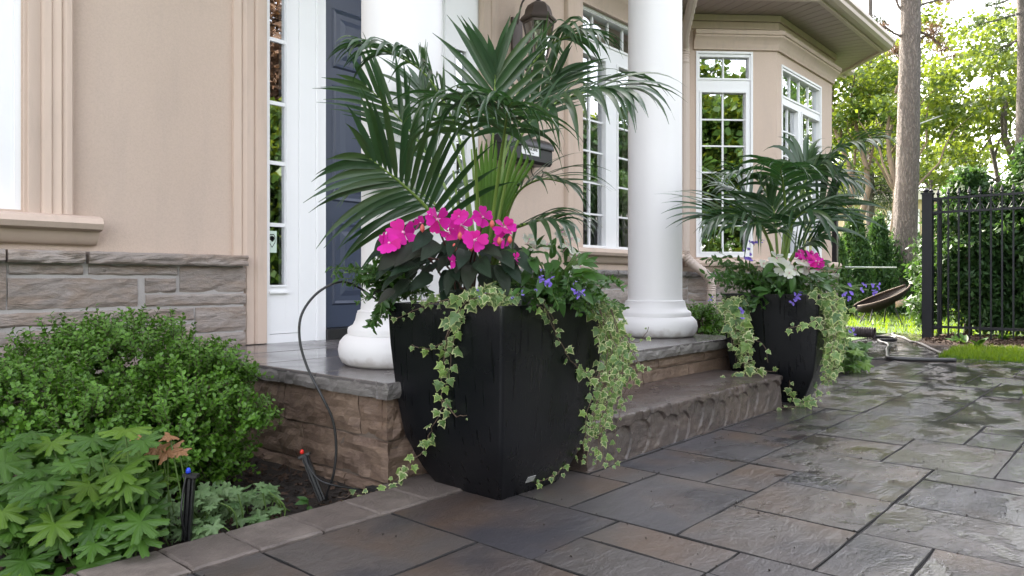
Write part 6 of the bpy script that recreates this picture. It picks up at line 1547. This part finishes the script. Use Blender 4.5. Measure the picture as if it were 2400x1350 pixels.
wd = MB().box(wx, -.04, hn-1.35, wx+1.2, -.001, hn-.35, M=Mx).build('window', M['white'], nh); MB().box(wx+.08, -.05, hn-1.27, wx+.56, -.041, hn-.43, M=Mx).build('pane', M['glass'], wd); MB().box(wx+.64, -.05, hn-1.27, wx+1.12, -.041, hn-.43, M=Mx).build('pane', M['glass'], wd)
# overhead wires
for pts in (((2150, 292, 18), (2300, 235, 22), (2460, 165, 27)), ((1960, 330, 30), (2200, 290, 32), (2500, 180, 34))):
    o = MB().tube(catmull([P(*p) for p in pts], 10), .018, 6).build('overhead_wire', simple('pale_cable', (.5, .5, .48), .5) if 'pale_cable' not in bpy.data.materials else bpy.data.materials['pale_cable']); tag(o, ['pale overhead cable rising to the right from behind the pine trunk', 'thin overhead cable farther off among the maple leaves'][pts[0][0] < 2000], 'cable')
# garden chair: woven shell lounge chair on thin legs
ch = thing('garden_chair', 'low wicker shell lounge chair with a pale cushion on the lawn by the pine', 'chair', P(2070, 758, 11.6)-UP*.0)
cc = P(2062, 700, 11.6); A_, B2_ = P(2006, 716, 11.75), P(2127, 667, 11.45); nu, nv = 16, 12; vs = []
for i in range(nu+1):
    for j in range(nv+1):
        u, ph = i/nu, math.pi*j/nv; b_ = (math.sin(math.pi*min(1, max(0, u*.96+.02))))**.55
        vs.append(A_.lerp(B2_, u) + (TOCAM*(.30*math.cos(ph)) - UP*(.21*math.sin(ph)*(1-.3*u)))*b_ - UP*.03*b_)
wick = simple('brown_wicker', (.012, .009, .008), .8, spec=.2, bump=(120, .8, .01))
so_ = MB().add(vs, [(i*(nv+1)+j, (i+1)*(nv+1)+j, (i+1)*(nv+1)+j+1, i*(nv+1)+j+1) for i in range(nu) for j in range(nv)]).build('seat', wick, ch, smooth=True); md = so_.modifiers.new('thickness', 'SOLIDIFY'); md.thickness = .012
for j in (0, nv): MB().tube([vs[i*(nv+1)+j] for i in range(nu+1)], .012, 6).build('rim', M['twig'], ch, smooth=True)
for x, y_, fx, fy_ in ((-.16, -.1, -.26, -.2), (-.12, .12, -.20, .24), (.18, -.1, .24, -.22), (.16, .12, .20, .26)):
    a_ = cc + RIGHT*x - TOCAM*y_ - UP*.14; b_ = cc + RIGHT*fx - TOCAM*fy_; b_.z = 0; MB().tube([a_, b_], .010, 6).build('leg', M['iron'], ch)
mb = MB(); cu_ = cc + RIGHT*.16 + TOCAM*.33 - UP*.16; vs = []
for i in range(7):
    for j in range(7):
        u, v = i/6*2-1, j/6*2-1; vs.append(cu_ + RIGHT*(u*.085) + UP*(v*.05 + u*.03 + .10) + TOCAM*(.04*(1-u**4)*(1-v**4)))
mb.add(vs, [(i*7+j, (i+1)*7+j, (i+1)*7+j+1, i*7+j+1) for i in range(6) for j in range(6)]); mb.build('cushion', simple('beige_cushion', (.42, .32, .25), .8, bump=(60, .4, .01)), ch, smooth=True)
# corrugated pipe and hose
a_, b_ = G(1965, 788), G(2050, 792); a_.z = b_.z = .062; n = 60; pts = [a_.lerp(b_, i/n) for i in range(n+1)]
o = MB().tube(pts, [.058 if (i//2) % 2 else .066 for i in range(n+1)], 18, caps=False).build('drain_pipe', simple('brown_plastic', (.045, .035, .035), .5), smooth='auto'); md = o.modifiers.new('thickness', 'SOLIDIFY'); md.thickness = .004; md.offset = -1
tag(o, 'short length of dark corrugated drain pipe lying on the far paving', 'pipe')
hp_ = [(2047, 788), (2070, 789), (2098, 791), (2096, 795), (2078, 796), (2060, 797), (2066, 802), (2080, 806), (2084, 812), (2079, 818), (2080, 828), (2080, 835), (2086, 839), (2120, 841), (2180, 843), (2240, 844)]
o = MB().tube(catmull([G(x, y, .016) for x, y in hp_], 120), .0165, 10).build('garden_hose', simple('hose_rubber', (.03, .03, .032), .35), smooth=True); tag(o, 'thick dark hose lying in bends across the far paving to the lawn', 'hose')
hp_ = [(2095, 780), (2092, 784), (2104, 788), (2120, 792), (2135, 800), (2150, 803), (2165, 808), (2180, 816), (2195, 823), (2208, 829)]
o = MB().tube(catmull([G(x, y, .014) for x, y in hp_], 90), .0135, 10).build('garden_hose', simple('grey_hose', (.035, .035, .034), .6), smooth=True); tag(o, 'thinner grey hose running beside the mulch bed to the lawn corner', 'hose')
# strappy plants in the mulch
for k, (px, py) in enumerate(((2245, 806), (2262, 808), (2345, 800), (2395, 770), (2290, 815))):
    f_ = G(px, py); lab_ = ['tulip-like leaves in the mulch, nearest the gate post', 'broad folded leaves in the mulch beside the tulip-like clump', 'drooping leaves in the mulch under the fence', 'spiky pale twigs in the mulch at the right edge of the photo', 'small leaf tuft at the lawn edge'][k]
    root = thing('bed_plant', lab_, 'plant', f_)
    for j in range(7 if k < 4 else 5):
        az = rnd.uniform(0, 6.28); L = rnd.uniform(.09, .17); D = Vector((math.cos(az)*.7, math.sin(az)*.7, rnd.uniform(.4, 1.2))).normalized()
        if k == 3: MB().tube([f_, f_+D*L*1.6], [.004, .001], 4).build('twig', M['curtain'], root)
        else: inst('leaf', GL[j % 2], root, frame(f_+rv(.01)*1.0, D, UP+rv(.2), L))

# ------------------------------------------------------------ street side behind the camera (seen in the window glass)
for k, (x, y, h, w, kind) in enumerate(((10.2, -10.5, 9, 2.6, 'drybrown'), (17, -7, 7.2, 2.4, 'conifer'), (8.6, -7.6, 4.8, 1.7, 'maple'), (21.5, -8, 7.0, 2.6, 'maple'), (1.6, -9, 7.0, 2.6, 'maple'), (-2.5, -8.5, 6.5, 2.2, 'conifer'), (23, -12, 11, 3.2, 'conifer'), (17.5, -2.2, 6.5, 2.0, 'cedar'), (24, -3.5, 8, 2.6, 'maple'))):
    tree('street_tree', ['tall rusty conifer on the street side, mirrored in the sidelight', 'dark conifer on the street side, mirrored in the main window', 'small leafy maple on the street side, mirrored low in the sidelight', 'spreading maple farther along the street side', 'broad green conifer behind the photographer, mirrored in the bay window', 'bushy conifer behind the photographer on the left', 'far dark conifer along the street side', 'green conifer past the right end of the fence', 'leafy tree well past the right end of the fence'][k],
         (x, y, 0), h, (Vector((x, y, h*.55)), (w, w, h*.42)), 130, .85, 170, .25 if kind == 'maple' else .28, kind, 90+k, 1, 'bark', .2, elong=1.4 if kind == 'maple' else 2.6)
for k, (x, y) in enumerate(((3.5, -7.6), (6.6, -7.3), (9.8, -7.0), (0.4, -7.4), (-2.8, -7.0), (-6, -6.0))):
    c_ = [Vector((x+rs.uniform(-1.6, 1.6), y+rs.uniform(-.5, .5), rs.uniform(.2, 1.5))) for _ in range(60)]
    root = thing('hedge_shrub', 'rounded street hedge shrub behind the photographer, ' + ['opposite the door', 'opposite the mailbox', 'opposite the main window', 'opposite the left wall', 'far to the left', 'farthest left'][k], 'hedge', (x, y, 0), 'street hedge behind the camera')
    MB().tube([(x, y, 0), (x, y, 1.2)], [.06, .02], 6).build('trunk', M['twig'], root); link(bpy.data.objects.new('foliage', leafcloud('foliage', c_, [(.35, .35, .3)]*60, 70, .12, M['maple'], 120+k, shell=.3)), root)
lawn('lawn', '', [(-8, -6.6), (20, -6.6), (20, -14), (-8, -14)][::-1], 100, .05, -.01, 9)

# crumbs, chips and small litter on the soil of the near bed
rs_ = np.random.RandomState(14); n = 2600
c = np.c_[rs_.uniform(-.2, 1.50, n), rs_.uniform(1.9, 3.3, n), rs_.uniform(-.034, -.022, n)]
t1 = rs_.normal(0, 1, (n, 3)); t1[:, 2] *= .4; t1 /= np.linalg.norm(t1, axis=1)[:, None]; t2 = np.cross(t1, rs_.normal(0, 1, (n, 3))); t2 /= np.linalg.norm(t2, axis=1)[:, None]
l = rs_.uniform(.004, .016, n)[:, None]; w = rs_.uniform(.002, .007, n)[:, None]
V = np.stack([c-t1*l-t2*w, c+t1*l-t2*w, c+t1*l+t2*w, c-t1*l+t2*w], 1).reshape(-1, 3)
o = stuff(link(bpy.data.objects.new('bark_chips', npmesh('bark_chips', V, np.arange(n*4).reshape(-1, 4), M['mulch']))))
o['label'] = 'dark bark chips and crumbs on the soil beside the porch'; o['category'] = 'mulch'
